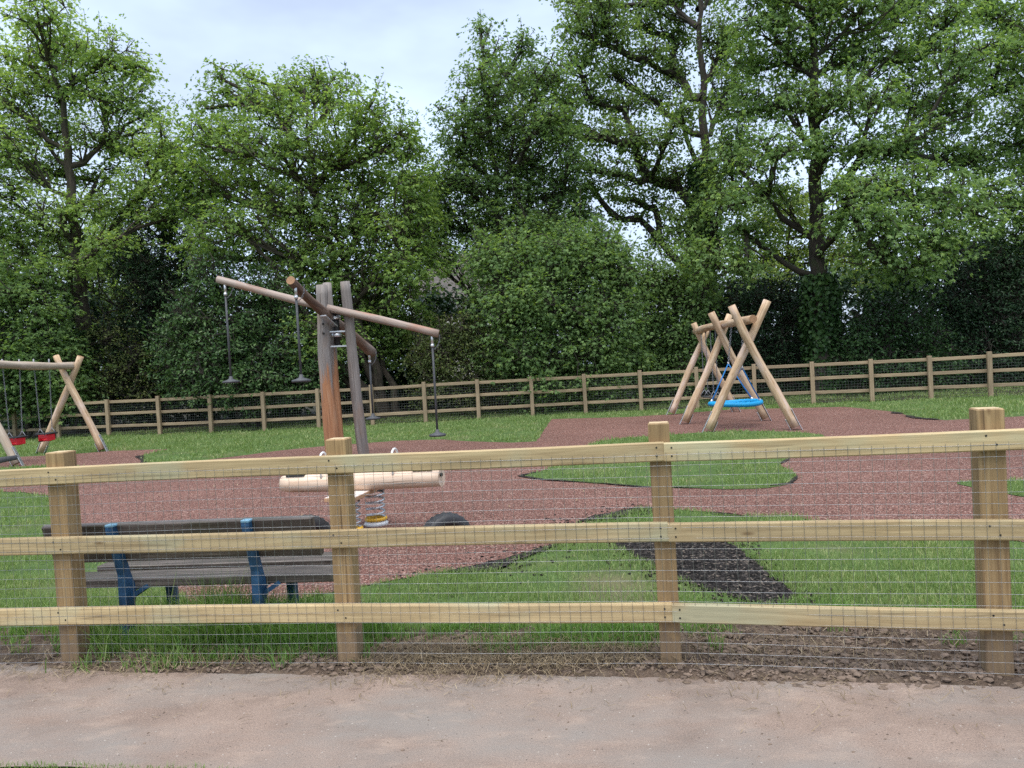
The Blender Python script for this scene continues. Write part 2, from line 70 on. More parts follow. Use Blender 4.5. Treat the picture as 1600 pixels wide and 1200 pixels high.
def mix(nt, fac, a, b, mode='MIX'):
    m = N(nt, 'ShaderNodeMix', data_type='RGBA', blend_type=mode)
    for s, v in ((m.inputs[0], fac), (m.inputs[6], a), (m.inputs[7], b)):
        if hasattr(v, 'is_output'): nt.links.new(v, s)
        elif isinstance(v, (int, float)): s.default_value = v
        else: s.default_value = (*v, 1)
    return m.outputs[2]
def bump(nt, b, h, strength, dist):
    n = N(nt, 'ShaderNodeBump'); n.inputs['Strength'].default_value = strength
    n.inputs['Distance'].default_value = dist
    nt.links.new(h, n.inputs['Height']); nt.links.new(n.outputs[0], b.inputs['Normal'])

def wood(name, stops, rough=0.75, grain=(45, 2.2), patch=None, patch_amt=0.5, bmp=0.35, crack=0.0, splash=False, low=None):
    """UV: u across the grain (metres), v along it (metres)"""
    m, nt, b = mat(name)
    uv = N(nt, 'ShaderNodeTexCoord').outputs['UV']
    g = noise(nt, mapping(nt, uv, (grain[0], grain[1], 1)), 1.0, 5, 0.6, 0.6)
    c = ramp(nt, g, stops)
    g2 = noise(nt, mapping(nt, uv, (6, 1.1, 1)), 1.0, 3)
    c = mix(nt, 0.55, c, ramp(nt, g2, [(0.3, (0.62, 0.6, 0.58)), (0.7, (1.12, 1.1, 1.05))]), 'MULTIPLY')
    vo = N(nt, 'ShaderNodeTexVoronoi'); vo.inputs['Scale'].default_value = 1.0
    nt.links.new(mapping(nt, uv, (9, 2.6, 1)), vo.inputs['Vector'])
    kn = ramp(nt, vo.outputs['Distance'], [(0.03, (0.35, 0.26, 0.18)), (0.11, (1, 1, 1))])
    c = mix(nt, 0.8, c, kn, 'MULTIPLY')
    if patch:
        p = noise(nt, mapping(nt, uv, (3.5, 1.7, 1)), 1.0, 3)
        f = ramp(nt, p, [(0.52, (0, 0, 0)), (0.68, (patch_amt,) * 3)])
        c = mix(nt, f, c, patch)
    if low:      # raw orange wood showing on the lower part of a silvered post, in torn streaks
        po_ = N(nt, 'ShaderNodeTexCoord').outputs['Object']; sz = N(nt, 'ShaderNodeSeparateXYZ'); nt.links.new(po_, sz.inputs[0])
        nl = noise(nt, mapping(nt, uv, (12, .8, 1)), 1.0, 4, .6); ml = N(nt, 'ShaderNodeMath', operation='MULTIPLY_ADD'); nt.links.new(nl, ml.inputs[0]); ml.inputs[1].default_value = 2.6; nt.links.new(sz.outputs[2], ml.inputs[2])
        ms = N(nt, 'ShaderNodeMath', operation='MULTIPLY'); nt.links.new(ml.outputs[0], ms.inputs[0]); ms.inputs[1].default_value = .25
        c = mix(nt, ramp(nt, ms.outputs[0], [(low[1] - .035, (0, 0, 0)), (low[1] + .035, (1, 1, 1))]), ramp(nt, g, low[0]), c)
    if crack:
        ck = noise(nt, mapping(nt, uv, (34, .75, 1)), 1.0, 2, .5, .3)
        c = mix(nt, crack, c, ramp(nt, ck, [(0.64, (1, 1, 1)), (0.68, (.25, .2, .17)), (0.72, (1, 1, 1))]), 'MULTIPLY')
    if splash:
        po = N(nt, 'ShaderNodeTexCoord').outputs['Object']; sx = N(nt, 'ShaderNodeSeparateXYZ'); nt.links.new(po, sx.inputs[0])
        ns = noise(nt, po, 14, 4); md = N(nt, 'ShaderNodeMath', operation='MULTIPLY_ADD'); nt.links.new(ns, md.inputs[0]); md.inputs[1].default_value = -.34; nt.links.new(sx.outputs[2], md.inputs[2])
        c = mix(nt, ramp(nt, md.outputs[0], [(-.0, (.5,) * 3), (0.05, (0, 0, 0))]), c, (.15, .115, .085))
    rnd = N(nt, 'ShaderNodeObjectInfo').outputs['Random']
    c = mix(nt, 1.0, c, ramp(nt, rnd, [(0, (0.86, 0.85, 0.84)), (1, (1.08, 1.06, 1.03))]), 'MULTIPLY')
    nt.links.new(c, b.inputs['Base Color'])
    b.inputs['Roughness'].default_value = rough
    bump(nt, b, g, bmp, 0.006)
    return m
def plain(name, col, rough=0.5, metal=0.0, var=0.15, scale=20, bmp=0.0):
    m, nt, b = mat(name)
    co = N(nt, 'ShaderNodeTexCoord').outputs['Object']
    n = noise(nt, co, scale, 4)
    c = ramp(nt, n, [(0.3, tuple(x * (1 - var) for x in col)), (0.7, tuple(min(1, x * (1 + var)) for x in col))])
    nt.links.new(c, b.inputs['Base Color'])
    b.inputs['Roughness'].default_value = rough; b.inputs['Metallic'].default_value = metal
    if bmp: bump(nt, b, n, bmp, 0.01)
    return m

def leaf_mat(name, dark, light, yellow=None, rough=0.62, trans=0.5):
    m, nt, b = mat(name)
    co = N(nt, 'ShaderNodeTexCoord').outputs['Object']
    rnd = N(nt, 'ShaderNodeNewGeometry').outputs['Random Per Island']
    n = noise(nt, co, 0.55, 3, 0.6)
    ad = N(nt, 'ShaderNodeMath', operation='ADD'); nt.links.new(rnd, ad.inputs[0]); nt.links.new(n, ad.inputs[1])
    hv = N(nt, 'ShaderNodeMath', operation='MULTIPLY'); nt.links.new(ad.outputs[0], hv.inputs[0]); hv.inputs[1].default_value = 0.5
    st = [(0.2, dark), (0.62, light)]
    if yellow: st.append((0.8, yellow))
    c = ramp(nt, hv.outputs[0], st)
    nt.links.new(c, b.inputs['Base Color'])
    b.inputs['Roughness'].default_value = rough
    b.inputs['Specular IOR Level'].default_value = 0.22
    tr = N(nt, 'ShaderNodeBsdfTranslucent')
    nt.links.new(mix(nt, 1.0, c, (1.3, 1.3, 0.6), 'MULTIPLY'), tr.inputs['Color'])
    mx = N(nt, 'ShaderNodeMixShader'); mx.inputs[0].default_value = trans
    nt.links.new(b.outputs[0], mx.inputs[1]); nt.links.new(tr.outputs[0], mx.inputs[2])
    nt.links.new(mx.outputs[0], nt.nodes['Material Output'].inputs['Surface'])
    return m

def ground_mat(name, stops, scale, fine=120, bmp=0.6, dist=0.01, rough=0.95, extra=None):
    m, nt, b = mat(name)
    co = N(nt, 'ShaderNodeTexCoord').outputs['Object']
    n = noise(nt, co, scale, 6, 0.6)
    c = ramp(nt, n, stops)
    f = noise(nt, co, fine, 3, 0.7)
    c = mix(nt, 0.7, c, ramp(nt, f, [(0.3, (0.6, 0.6, 0.6)), (0.7, (1.35, 1.33, 1.3))]), 'MULTIPLY')
    if extra: c = extra(nt, co, c)
    nt.links.new(c, b.inputs['Base Color']); b.inputs['Roughness'].default_value = rough
    b.inputs['Specular IOR Level'].default_value = 0.25
    bump(nt, b, f, bmp, dist)
    return m

def chips_mat(name, cols, scale, rough=0.85, spec=0.3, big=None):
    """loose bonded rubber chips: one colour per chip, ridges between them"""
    m, nt, b = mat(name)
    co = N(nt, 'ShaderNodeTexCoord').outputs['Object']
    w = N(nt, 'ShaderNodeTexNoise'); w.inputs['Scale'].default_value = scale * 0.6
    nt.links.new(co, w.inputs['Vector'])
    wm = mix(nt, 0.012, co, w.outputs['Color'], 'ADD')
    vo = N(nt, 'ShaderNodeTexVoronoi'); vo.inputs['Scale'].default_value = scale
    nt.links.new(mapping(nt, wm, (1, 0.75, 1)), vo.inputs['Vector'])
    sp = N(nt, 'ShaderNodeSeparateColor'); nt.links.new(vo.outputs['Color'], sp.inputs[0])
    c = ramp(nt, sp.outputs[0], cols)
    gap = ramp(nt, vo.outputs['Distance'], [(0.35, (1, 1, 1)), (0.75, (0.25, 0.25, 0.25))])
    c = mix(nt, 0.8, c, gap, 'MULTIPLY')
    n = noise(nt, co, 0.35, 6, .65)
    c = mix(nt, 0.8, c, ramp(nt, n, [(0.3, (0.74, 0.72, 0.72)), (0.7, (1.18, 1.2, 1.24))]), 'MULTIPLY')
    nt.links.new(c, b.inputs['Base Color']); b.inputs['Roughness'].default_value = rough
    b.inputs['Specular IOR Level'].default_value = spec
    bump(nt, b, gap, 0.7, 0.012)
    return m

M = {}
M['rail'] = wood('treated pine rail', [(0.25, (0.330, 0.235, 0.116)), (0.5, (0.484, 0.370, 0.200)), (0.75, (0.597, 0.475, 0.270))], patch=(0.412, 0.430, 0.288), patch_amt=0.6, crack=.5)
M['post'] = wood('treated pine post', [(0.25, (0.205, 0.126, 0.057)), (0.5, (0.340, 0.226, 0.106)), (0.75, (0.486, 0.347, 0.176))], patch=(0.281, 0.184, 0.090), crack=.85, splash=True)
M['post_end'] = plain('sawn post top', (0.50, 0.38, 0.22), 0.85, 0, 0.3, 35)
M['farwood'] = wood('weathered far rail', [(0.25, (0.205, 0.151, 0.090)), (0.5, (0.335, 0.255, 0.162)), (0.75, (0.454, 0.359, 0.237))])
M['log'] = wood('peeled robinia log', [(0.28, (0.30, 0.18, 0.095)), (0.48, (0.53, 0.375, 0.235)), (0.72, (0.70, 0.55, 0.39))], grain=(16, 1.3), patch=(0.62, 0.49, 0.42), patch_amt=0.8, bmp=0.5, crack=.8)
M['log_new'] = wood('fresh peeled log', [(0.25, (0.50, 0.34, 0.23)), (0.5, (0.68, 0.53, 0.41)), (0.75, (0.78, 0.66, 0.55))], grain=(20, 1.4), patch=(0.60, 0.42, 0.29), patch_amt=0.6, bmp=0.5, crack=.8)
M['log_grey'] = wood('greying log', [(0.25, (0.30, 0.235, 0.18)), (0.5, (0.47, 0.395, 0.32)), (0.75, (0.60, 0.52, 0.43))], grain=(22, 1.6), patch=(0.45, 0.33, 0.24), patch_amt=0.6, bmp=0.5)
M['log_end'] = plain('log end grain', (0.30, 0.17, 0.09), 0.85, 0, 0.3, 40)
M['old_grey'] = wood('silvered post', [(0.25, (0.13, 0.115, 0.108)), (0.5, (0.235, 0.212, 0.20)), (0.75, (0.34, 0.315, 0.30))], grain=(30, 1.4), patch=(0.24, 0.16, 0.11), bmp=0.7, crack=.9)
M['old_orange'] = wood('orange brown post', [(0.25, (0.20, 0.085, 0.038)), (0.5, (0.36, 0.16, 0.07)), (0.75, (0.42, 0.24, 0.13))], grain=(26, 1.2), patch=(0.36, 0.30, 0.27), patch_amt=0.7, bmp=0.6, crack=.9)
M['old_mix'] = wood('weathered post with raw patches', [(0.25, (0.17, 0.09, 0.055)), (0.5, (0.30, 0.175, 0.11)), (0.75, (0.36, 0.27, 0.215))], grain=(26, 1.2), patch=(0.36, 0.155, 0.065), patch_amt=0.9, bmp=0.7, crack=.9)
GREY = [(0.25, (0.13, 0.115, 0.108)), (0.5, (0.235, 0.212, 0.20)), (0.75, (0.34, 0.315, 0.30))]; ORNG = [(0.25, (0.19, 0.085, 0.042)), (0.5, (0.36, 0.165, 0.075)), (0.75, (0.42, 0.25, 0.145))]
M['two_a'] = wood('silvered post torn to orange', GREY, grain=(30, 1.4), patch=(0.24, 0.17, 0.12), bmp=.7, crack=.9, low=(ORNG, .66))
M['two_b'] = wood('silvered post mostly orange', GREY, grain=(30, 1.4), patch=(0.24, 0.17, 0.12), bmp=.7, crack=.9, low=(ORNG, .80))
M['old_brown'] = wood('brown arm log', [(0.25, (0.085, 0.05, 0.036)), (0.5, (0.165, 0.10, 0.072)), (0.75, (0.26, 0.185, 0.145))], grain=(26, 1.2), patch=(0.32, 0.27, 0.24), bmp=0.6, crack=.9)
M['old_pale'] = wood('pale arm log', [(0.25, (0.26, 0.19, 0.15)), (0.5, (0.40, 0.32, 0.275)), (0.75, (0.51, 0.445, 0.40))], grain=(26, 1.2), patch=(0.38, 0.20, 0.13), patch_amt=0.8, bmp=0.6, crack=.9)
M['slat'] = wood('dark weathered slat', rough=.42, stops= [(0.25, (0.034, 0.027, 0.023)), (0.5, (0.095, 0.079, 0.069)), (0.75, (0.280, 0.240, 0.211))], grain=(60, 2), patch=(0.039, 0.040, 0.016), patch_amt=0.7)
M['oak'] = wood('board ply', [(0.25, (0.42, 0.24, 0.13)), (0.6, (0.55, 0.34, 0.2)), (0.8, (0.62, 0.42, 0.27))])
M['board_top'] = plain('pale board top', (0.66, 0.58, 0.52), 0.6, 0, 0.08)
M['galv'] = plain('galvanised steel', (0.62, 0.63, 0.64), 0.38, 0.75, 0.15, 60)
M['wire'] = plain('galvanised wire', (0.361, 0.370, 0.378), 0.36, 0.9, 0.25, 40)
M['wire_far'] = plain('dull wire', (0.12, 0.13, 0.12), 0.6, 0.3, 0.1, 40)
M['nail'] = plain('dark nail head', (0.03, 0.028, 0.026), 0.6, 0.5)
M['white_steel'] = plain('white powder coated steel', (0.74, 0.74, 0.73), 0.35, 0.1, 0.06)
M['blue_steel'] = plain('blue painted steel', (0.018, 0.072, 0.15), 0.5, 0, 0.45, 14)
M['blue_top'] = plain('faded blue paint', (0.16, 0.32, 0.42), 0.55, 0, 0.3, 30)
M['rubber'] = plain('black rubber', (0.025, 0.026, 0.028), 0.6, 0, 0.25, 30, 0.1)
M['rubber_grey'] = plain('grey rubber seat', (0.06, 0.063, 0.067), 0.6, 0, 0.25, 30, 0.1)
M['red'] = plain('red seat plastic', (0.62, 0.02, 0.035), 0.4, 0, 0.1)
M['cyan'] = plain('cyan rope sleeve', (0.0, 0.30, 0.60), 0.6, 0, 0.22, 60, 0.3)
M['rope_blue'] = plain('blue rope', (0.01, 0.16, 0.42), 0.7, 0, 0.25, 80)
M['chain'] = plain('steel chain', (0.22, 0.225, 0.24), 0.5, 0.6, 0.3, 90)
M['yellow'] = plain('yellow plastic', (0.75, 0.42, 0.03), 0.45, 0, 0.15)
M['bark'] = wood('grey brown bark', [(0.25, (0.030, 0.024, 0.018)), (0.5, (0.062, 0.05, 0.037)), (0.75, (0.115, 0.095, 0.07))], grain=(9, 2.2), patch=(0.05, 0.065, 0.03), patch_amt=0.6, bmp=1.0, rough=0.95)
M['bark_dark'] = wood('dark bark', [(0.25, (0.018, 0.015, 0.012)), (0.5, (0.04, 0.033, 0.026)), (0.75, (0.075, 0.062, 0.05))], grain=(9, 2.2), patch=(0.035, 0.05, 0.022), patch_amt=0.6, bmp=1.0, rough=0.95)

# ------------------------------------------------------------------ object helpers
ROOT = {}
def link(o, parent=None):
    COL.objects.link(o)
    if parent is not None: o.parent = parent
    return o
def tag(o, label=None, cat=None, group=None, kind=None):
    if label: o['label'] = label
    if cat: o['category'] = cat
    if group: o['group'] = group
    if kind: o['kind'] = kind
    return o
def thing(name, label, cat, loc, group=None):
    o = bpy.data.objects.new(name, None); o.empty_display_size = 0.1
    o.location = loc; link(o); ROOT[o.name] = np.array(loc, float)
    return tag(o, label, cat, group)
def origin_of(parent):
    while parent.parent is not None: parent = parent.parent
    return ROOT.get(parent.name, np.zeros(3))
def copy_tree(o, parent=None):
    c = o.copy(); COL.objects.link(c)
    if parent is not None: c.parent = parent
    for ch in list(o.children): copy_tree(ch, c)
    return c

def frame(d):
    d = np.asarray(d, float); d = d / np.linalg.norm(d)
    a = V3(0, 0, 1) if abs(d[2]) < 0.9 else V3(1, 0, 0)
    x = np.cross(a, d); x /= np.linalg.norm(x); y = np.cross(d, x)
    return x, y, d

class MB:
    def __init__(s): s.v = []; s.f = []; s.uv = []; s.m = []; s.sm = []
    def face(s, idx, uv, m=0, sm=False):
        s.f.append(tuple(idx)); s.uv.append(uv); s.m.append(m); s.sm.append(sm)
    def tube(s, pts, rad, n=8, m=0, cap=0, rough=0.0, closed=False, flat=1.0):
        pts = [np.asarray(p, float) for p in pts]; k = len(pts)
        if not hasattr(rad, '__len__'): rad = [rad] * k
        base = len(s.v); vl = random.uniform(0, 50); uo = random.uniform(0, 20)
        prev = None; L = vl; lens = []
        for i in range(k):
            if closed: t = pts[(i + 1) % k] - pts[i - 1]
            else: t = pts[min(i + 1, k - 1)] - pts[max(i - 1, 0)]
            t = t / (np.linalg.norm(t) + 1e-9)
            if prev is None: x, y, _ = frame(t)
            else:
                x = prev - t * (prev @ t); x /= np.linalg.norm(x) + 1e-9; y = np.cross(t, x)
            prev = x
            if i: L += np.linalg.norm(pts[i] - pts[i - 1])
            lens.append(L)
            for j in range(n):
                a = 2 * PI * j / n
                r = rad[i] * (1 + rough * random.uniform(-1, 1))
                s.v.append(tuple(pts[i] + (x * math.cos(a) + y * math.sin(a) * flat) * r))
        kk = k if closed else k - 1
        for i in range(kk):
            i2 = (i + 1) % k
            l1 = lens[i]; l2 = lens[i2] if i2 > i else lens[i] + np.linalg.norm(pts[i2] - pts[i])
            for j in range(n):
                j2 = (j + 1) % n; u1 = uo + j / n * 2 * PI * rad[i]; u2 = uo + (j + 1) / n * 2 * PI * rad[i]
                s.face((base + i * n + j, base + i * n + j2, base + i2 * n + j2, base + i2 * n + j),
                       ((u1, l1), (u2, l1), (u2, l2), (u1, l2)), m, True)
        if not closed and cap is not None:
            for i, rev in ((0, True), (k - 1, False)):
                ids = [base + i * n + j for j in range(n)]
                uvs = [(uo + math.cos(2 * PI * j / n) * rad[i], vl + 7 + math.sin(2 * PI * j / n) * rad[i]) for j in range(n)]
                if rev: ids = ids[::-1]; uvs = uvs[::-1]
                s.face(ids, uvs, cap, False)
    def box(s, c, ax, half, m=0, mtop=None, bev=0.0, mend=None):
        """box with axes ax (3 unit vectors) and half sizes; grain runs along the longest axis; chamfered edges when bev"""
        c = np.asarray(c, float); ax = [np.asarray(a, float) for a in ax]; half = list(half)
        lg = int(np.argmax(half)); off = (random.uniform(0, 40), random.uniform(0, 40))
        base = len(s.v)
        if bev <= 0:
            loc = [(x, y, z) for x in (-1, 1) for y in (-1, 1) for z in (-1, 1)]
            P = [(a * half[0], b * half[1], d * half[2]) for a, b, d in loc]
            F = [(0, 1, 3, 2), (4, 6, 7, 5), (0, 4, 5, 1), (2, 3, 7, 6), (0, 2, 6, 4), (1, 5, 7, 3)]
            nrm = [0, 0, 1, 1, 2, 2]
        else:
            P = []; key = {}
            for a in (-1, 1):
                for b in (-1, 1):
                    for d in (-1, 1):
                        for k in range(3):
                            q = [a * (half[0] - bev), b * (half[1] - bev), d * (half[2] - bev)]
                            q[k] = (a, b, d)[k] * half[k]
                            key[(a, b, d, k)] = len(P); P.append(tuple(q))
            F = []; nrm = []
            for k in range(3):
                i, j = [q for q in range(3) if q != k]
                for sgn in (-1, 1):
                    def kk(a, b):
                        t = [0, 0, 0]; t[k] = sgn; t[i] = a; t[j] = b; return key[(*t, k)]
                    F.append((kk(-1, -1), kk(1, -1), kk(1, 1), kk(-1, 1))); nrm.append(k)
                for a in (-1, 1):      # edges running along k
                    for b in (-1, 1):
                        def e(sg, q):
                            t = [0, 0, 0]; t[k] = sg; t[i] = a; t[j] = b; return key[(*t, q)]
                        F.append((e(-1, i), e(1, i), e(1, j), e(-1, j))); nrm.append(i)
            for a in (-1, 1):
                for b in (-1, 1):
                    for d in (-1, 1):
                        F.append((key[(a, b, d, 0)], key[(a, b, d, 1)], key[(a, b, d, 2)])); nrm.append(0)
        for p in P: s.v.append(tuple(c + ax[0] * p[0] + ax[1] * p[1] + ax[2] * p[2]))
        for f, k in zip(F, nrm):
            pp = [np.array(P[q]) for q in f]
            nv = np.cross(pp[1] - pp[0], pp[2] - pp[0])
            if nv @ (sum(pp) / len(pp)) < 0: f = f[::-1]; pp = pp[::-1]
            oth = [q for q in range(3) if q != lg]
            if k == lg: uv = [(p[oth[0]] + off[0], p[oth[1]] + off[1] + 3) for p in pp]
            else:
                o_ = [q for q in oth if q != k][0] if k in oth else oth[0]
                uv = [(p[o_] + off[0] + k * 0.37, p[lg] + off[1]) for p in pp]
            mm = m
            if mend is not None and k == lg: mm = mend
            s.face(tuple(base + q for q in f), uv, mm)
    def build(s, name, mats, parent=None, org=None):
        me = bpy.data.meshes.new(name)
        o0 = origin_of(parent) if parent is not None else (np.zeros(3) if org is None else np.asarray(org, float))
        me.from_pydata([tuple(np.array(v) - o0) for v in s.v], [], s.f)
        uvl = me.uv_layers.new(name='UVMap')
        flat = np.array([c for u in s.uv for q in u for c in q], np.float32)
        uvl.data.foreach_set('uv', flat)
        me.polygons.foreach_set('material_index', np.array(s.m, np.int32))
        me.polygons.foreach_set('use_smooth', np.array(s.sm, bool))
        for mm in (mats if isinstance(mats, (list, tuple)) else [mats]): me.materials.append(mm)
        me.update()
        o = bpy.data.objects.new(name, me); link(o, parent)
        if parent is None: o.location = o0; ROOT[o.name] = o0
        return o

def np_mesh(name, verts, counts, idx, mats, parent=None, org=(0, 0, 0), smooth=False, midx=None):
    me = bpy.data.meshes.new(name)
    verts = np.asarray(verts, np.float32); idx = np.asarray(idx, np.int32); counts = np.asarray(counts, np.int32)
    me.vertices.add(len(verts)); me.vertices.foreach_set('co', verts.ravel())
    me.loops.add(len(idx)); me.loops.foreach_set('vertex_index', idx)
    me.polygons.add(len(counts))
    st = np.zeros(len(counts), np.int32); st[1:] = np.cumsum(counts)[:-1]
    me.polygons.foreach_set('loop_start', st)
    me.polygons.foreach_set('use_smooth', np.full(len(counts), smooth, bool))
    if midx is not None: me.polygons.foreach_set('material_index', np.asarray(midx, np.int32))
    me.update(calc_edges=True); me.validate()
    for mm in (mats if isinstance(mats, (list, tuple)) else [mats]): me.materials.append(mm)
    o = bpy.data.objects.new(name, me); link(o, parent); 
    if parent is None: o.location = org
    return o

def lerp(a, b, t): return np.asarray(a, float) * (1 - t) + np.asarray(b, float) * t
def log_pts(p0, p1, n=12, bend=0.0, seed=0, wob=0.012):
    """points of a slightly crooked log"""
    rg = np.random.RandomState(seed); x, y, d = frame(np.asarray(p1, float) - np.asarray(p0, float))
    ph = rg.uniform(0, 6, 4); L = np.linalg.norm(np.asarray(p1, float) - p0); P = []
    for i in range(n):
        t = i / (n - 1); e = math.sin(PI * t)
        P.append(lerp(p0, p1, t) + x * (bend * e + wob * math.sin(5 * t + ph[0])) + y * (wob * math.sin(6 * t + ph[1])))
    return P
def log_rad(r0, r1, n=12, seed=0, var=0.05):
    rg = np.random.RandomState(seed + 50); ph = rg.uniform(0, 6, 2)
    return [(r0 + (r1 - r0) * i / (n - 1)) * (1 + var * math.sin(i * 0.9 + ph[0]) + rg.uniform(-.02, .02)) for i in range(n)]
def chain_mesh(mb, p0, p1, link_len=0.034, r=0.0045, w=0.012, m=0):
    """links as small closed loops, alternately turned"""
    p0 = np.asarray(p0, float); p1 = np.asarray(p1, float); x, y, d = frame(p1 - p0)
    L = np.linalg.norm(p1 - p0); k = max(2, int(L / (link_len * 0.78))); st = L / k
    for i in range(k):
        c = p0 + d * st * (i + 0.5); a = x if i % 2 else y
        P = [c + a * w * math.cos(t) + d * link_len * 0.5 * math.sin(t) for t in np.linspace(0, 2 * PI, 8, endpoint=False)]
        mb.tube(P, r, 4, m, None, closed=True)

# ------------------------------------------------------------------ numpy noise
def vnoise(x, y, seed=0):
    xi = np.floor(x).astype(int); yi = np.floor(y).astype(int); xf = x - xi; yf = y - yi
    def h(a, b):
        n = (a * 374761393 + b * 668265263 + seed * 974711) & 0x7fffffff
        n = ((n ^ (n >> 13)) * 1274126177) & 0x7fffffff
        return ((n ^ (n >> 16)) & 0xffff) / 65535.0
    u = xf * xf * (3 - 2 * xf); v = yf * yf * (3 - 2 * yf)
    return (h(xi, yi) * (1 - u) + h(xi + 1, yi) * u) * (1 - v) + (h(xi, yi + 1) * (1 - u) + h(xi + 1, yi + 1) * u) * v
def fbm(x, y, o=4, seed=0):
    s = 0; a = 0.5; f = 1.0
    for i in range(o): s = s + a * vnoise(x * f, y * f, seed + i * 17); a *= 0.5; f *= 2.03
    return s

# ------------------------------------------------------------------ ground sheets
def rough_poly(P, step=0.12, amp=0.02, seed=0):
    rg = np.random.RandomState(seed); out = []
    for i in range(len(P)):
        a = np.array(P[i]); b = np.array(P[(i + 1) % len(P)]); L = np.linalg.norm(b - a); k = max(1, min(60, int(L / step)))
        nrm = np.array([-(b - a)[1], (b - a)[0]]) / (L + 1e-9)
        for j in range(k):
            t = j / k; out.append(a + (b - a) * t + nrm * rg.uniform(-amp, amp) * (0.4 if j == 0 else 1))
    return np.array(out)
def smooth_poly(P, it=2):
    P = [np.array(p, float) for p in P]
    for _ in range(it):
        Q = []
        for i in range(len(P)):
            a = P[i]; b = P[(i + 1) % len(P)]; Q += [a * .75 + b * .25, a * .25 + b * .75]
        P = Q
    return P
def sheet(name, P, z, m, kind='structure'):
    P = np.asarray(P); vs = [Vector((p[0], p[1], z)) for p in P]
    tri = tessellate_polygon([vs])
    F = []
    for t in tri:
        a, b, c = (P[i] for i in t)
        F.append(t if (b[0] - a[0]) * (c[1] - a[1]) - (b[1] - a[1]) * (c[0] - a[0]) > 0 else t[::-1])
    me = bpy.data.meshes.new(name); me.from_pydata([tuple(v) for v in vs], [], F); me.materials.append(m); me.update()
    o = bpy.data.objects.new(name, me); link(o); return tag(o, kind=kind)
def inside(P, x, y):
    P = np.asarray(P); c = np.zeros(len(x), bool); j = len(P) - 1
    for i in range(len(P)):
        xi, yi = P[i]; xj, yj = P[j]
        with np.errstate(divide='ignore', invalid='ignore'):
            c ^= ((yi > y) != (yj > y)) & (x < (xj - xi) * (y - yi) / (yj - yi + 1e-12) + xi)
        j = i
    return c

def grass_ground(nt, co, c):
    dd = N(nt, 'ShaderNodeVectorMath', operation='DISTANCE'); nt.links.new(mapping(nt, co, (1, .62, 1)), dd.inputs[0]); dd.inputs[1].default_value = (.60, 3.05, 0)
    n0 = noise(nt, co, 5, 4); ma = N(nt, 'ShaderNodeMath', operation='MULTIPLY_ADD'); nt.links.new(n0, ma.inputs[0]); ma.inputs[1].default_value = -.35; nt.links.new(dd.outputs['Value'], ma.inputs[2])
    c = mix(nt, ramp(nt, ma.outputs[0], [(.0, (.6,) * 3), (.25, (0, 0, 0))]), c, (.17, .14, .085))
    n = noise(nt, co, 1.1, 4); return mix(nt, ramp(nt, n, [(0.52, (0, 0, 0)), (0.72, (0.55,) * 3)]), c, (0.17, 0.155, 0.075))
M['lawn'] = ground_mat('lawn soil and turf', [(0.3, (0.055, 0.10, 0.026)), (0.6, (0.09, 0.15, 0.042)), (0.8, (0.12, 0.175, 0.055))], 2.5, 38, 1.0, 0.03, extra=grass_ground)
M['mulch'] = chips_mat('red rubber chips', [(0.0, (0.101, 0.043, 0.031)), (0.35, (0.196, 0.087, 0.063)), (0.6, (0.265, 0.127, 0.094)), (0.87, (0.329, 0.181, 0.140)), (0.985, (0.509, 0.363, 0.294))], 92)
M['black'] = chips_mat('black rubber chips', [(0.0, (0.010, 0.009, 0.008)), (0.5, (0.031, 0.028, 0.026)), (0.85, (0.066, 0.058, 0.051)), (0.97, (0.18, 0.15, 0.12))], 60, .95, .12)
def soil_extra(nt, co, c):
    n = noise(nt, co, 6, 5); c = mix(nt, ramp(nt, n, [(0.5, (0, 0, 0)), (0.7, (0.7,) * 3)]), c, (0.20, 0.155, 0.115))
    return c
M['soil'] = ground_mat('turned soil', [(0.3, (0.06, 0.043, 0.032)), (0.55, (0.118, 0.084, 0.060)), (0.75, (0.19, 0.142, 0.105))], 9, 70, 1.0, 0.02, extra=soil_extra)
def path_extra(nt, co, c):
    n = noise(nt, mapping(nt, co, (0.8, 1.6, 1)), 1.3, 5, 0.6)
    c = mix(nt, ramp(nt, n, [(0.42, (0, 0, 0)), (0.64, (0.85,) * 3)]), c, (0.235, 0.21, 0.185))
    n2 = noise(nt, mapping(nt, co, (1, 2.0, 1)), 4.0, 4, 0.6)
    c = mix(nt, ramp(nt, n2, [(0.55, (0, 0, 0)), (0.75, (0.6,) * 3)]), c, (0.37, 0.285, 0.225))
    vo = N(nt, 'ShaderNodeTexVoronoi'); vo.inputs['Scale'].default_value = 42; nt.links.new(co, vo.inputs['Vector'])
    sp = N(nt, 'ShaderNodeSeparateColor'); nt.links.new(vo.outputs['Color'], sp.inputs[0])
    f1 = ramp(nt, vo.outputs['Distance'], [(0.10, (1, 1, 1)), (0.18, (0, 0, 0))])
    f2 = ramp(nt, sp.outputs[0], [(0.86, (0, 0, 0)), (0.90, (1, 1, 1))])
    c = mix(nt, mix(nt, 1.0, f1, f2, 'MULTIPLY'), c, (0.43, 0.39, 0.34))
    f3 = ramp(nt, sp.outputs[1], [(0.90, (0, 0, 0)), (0.92, (1, 1, 1))])
    return mix(nt, mix(nt, 1.0, f1, f3, 'MULTIPLY'), c, (0.07, 0.06, 0.05))
M['path'] = ground_mat('dusty path', [(0.3, (0.198, 0.149, 0.121)), (0.5, (0.258, 0.195, 0.158)), (0.7, (0.304, 0.234, 0.191))], 2.2, 130, 0.9, 0.006, extra=path_extra)

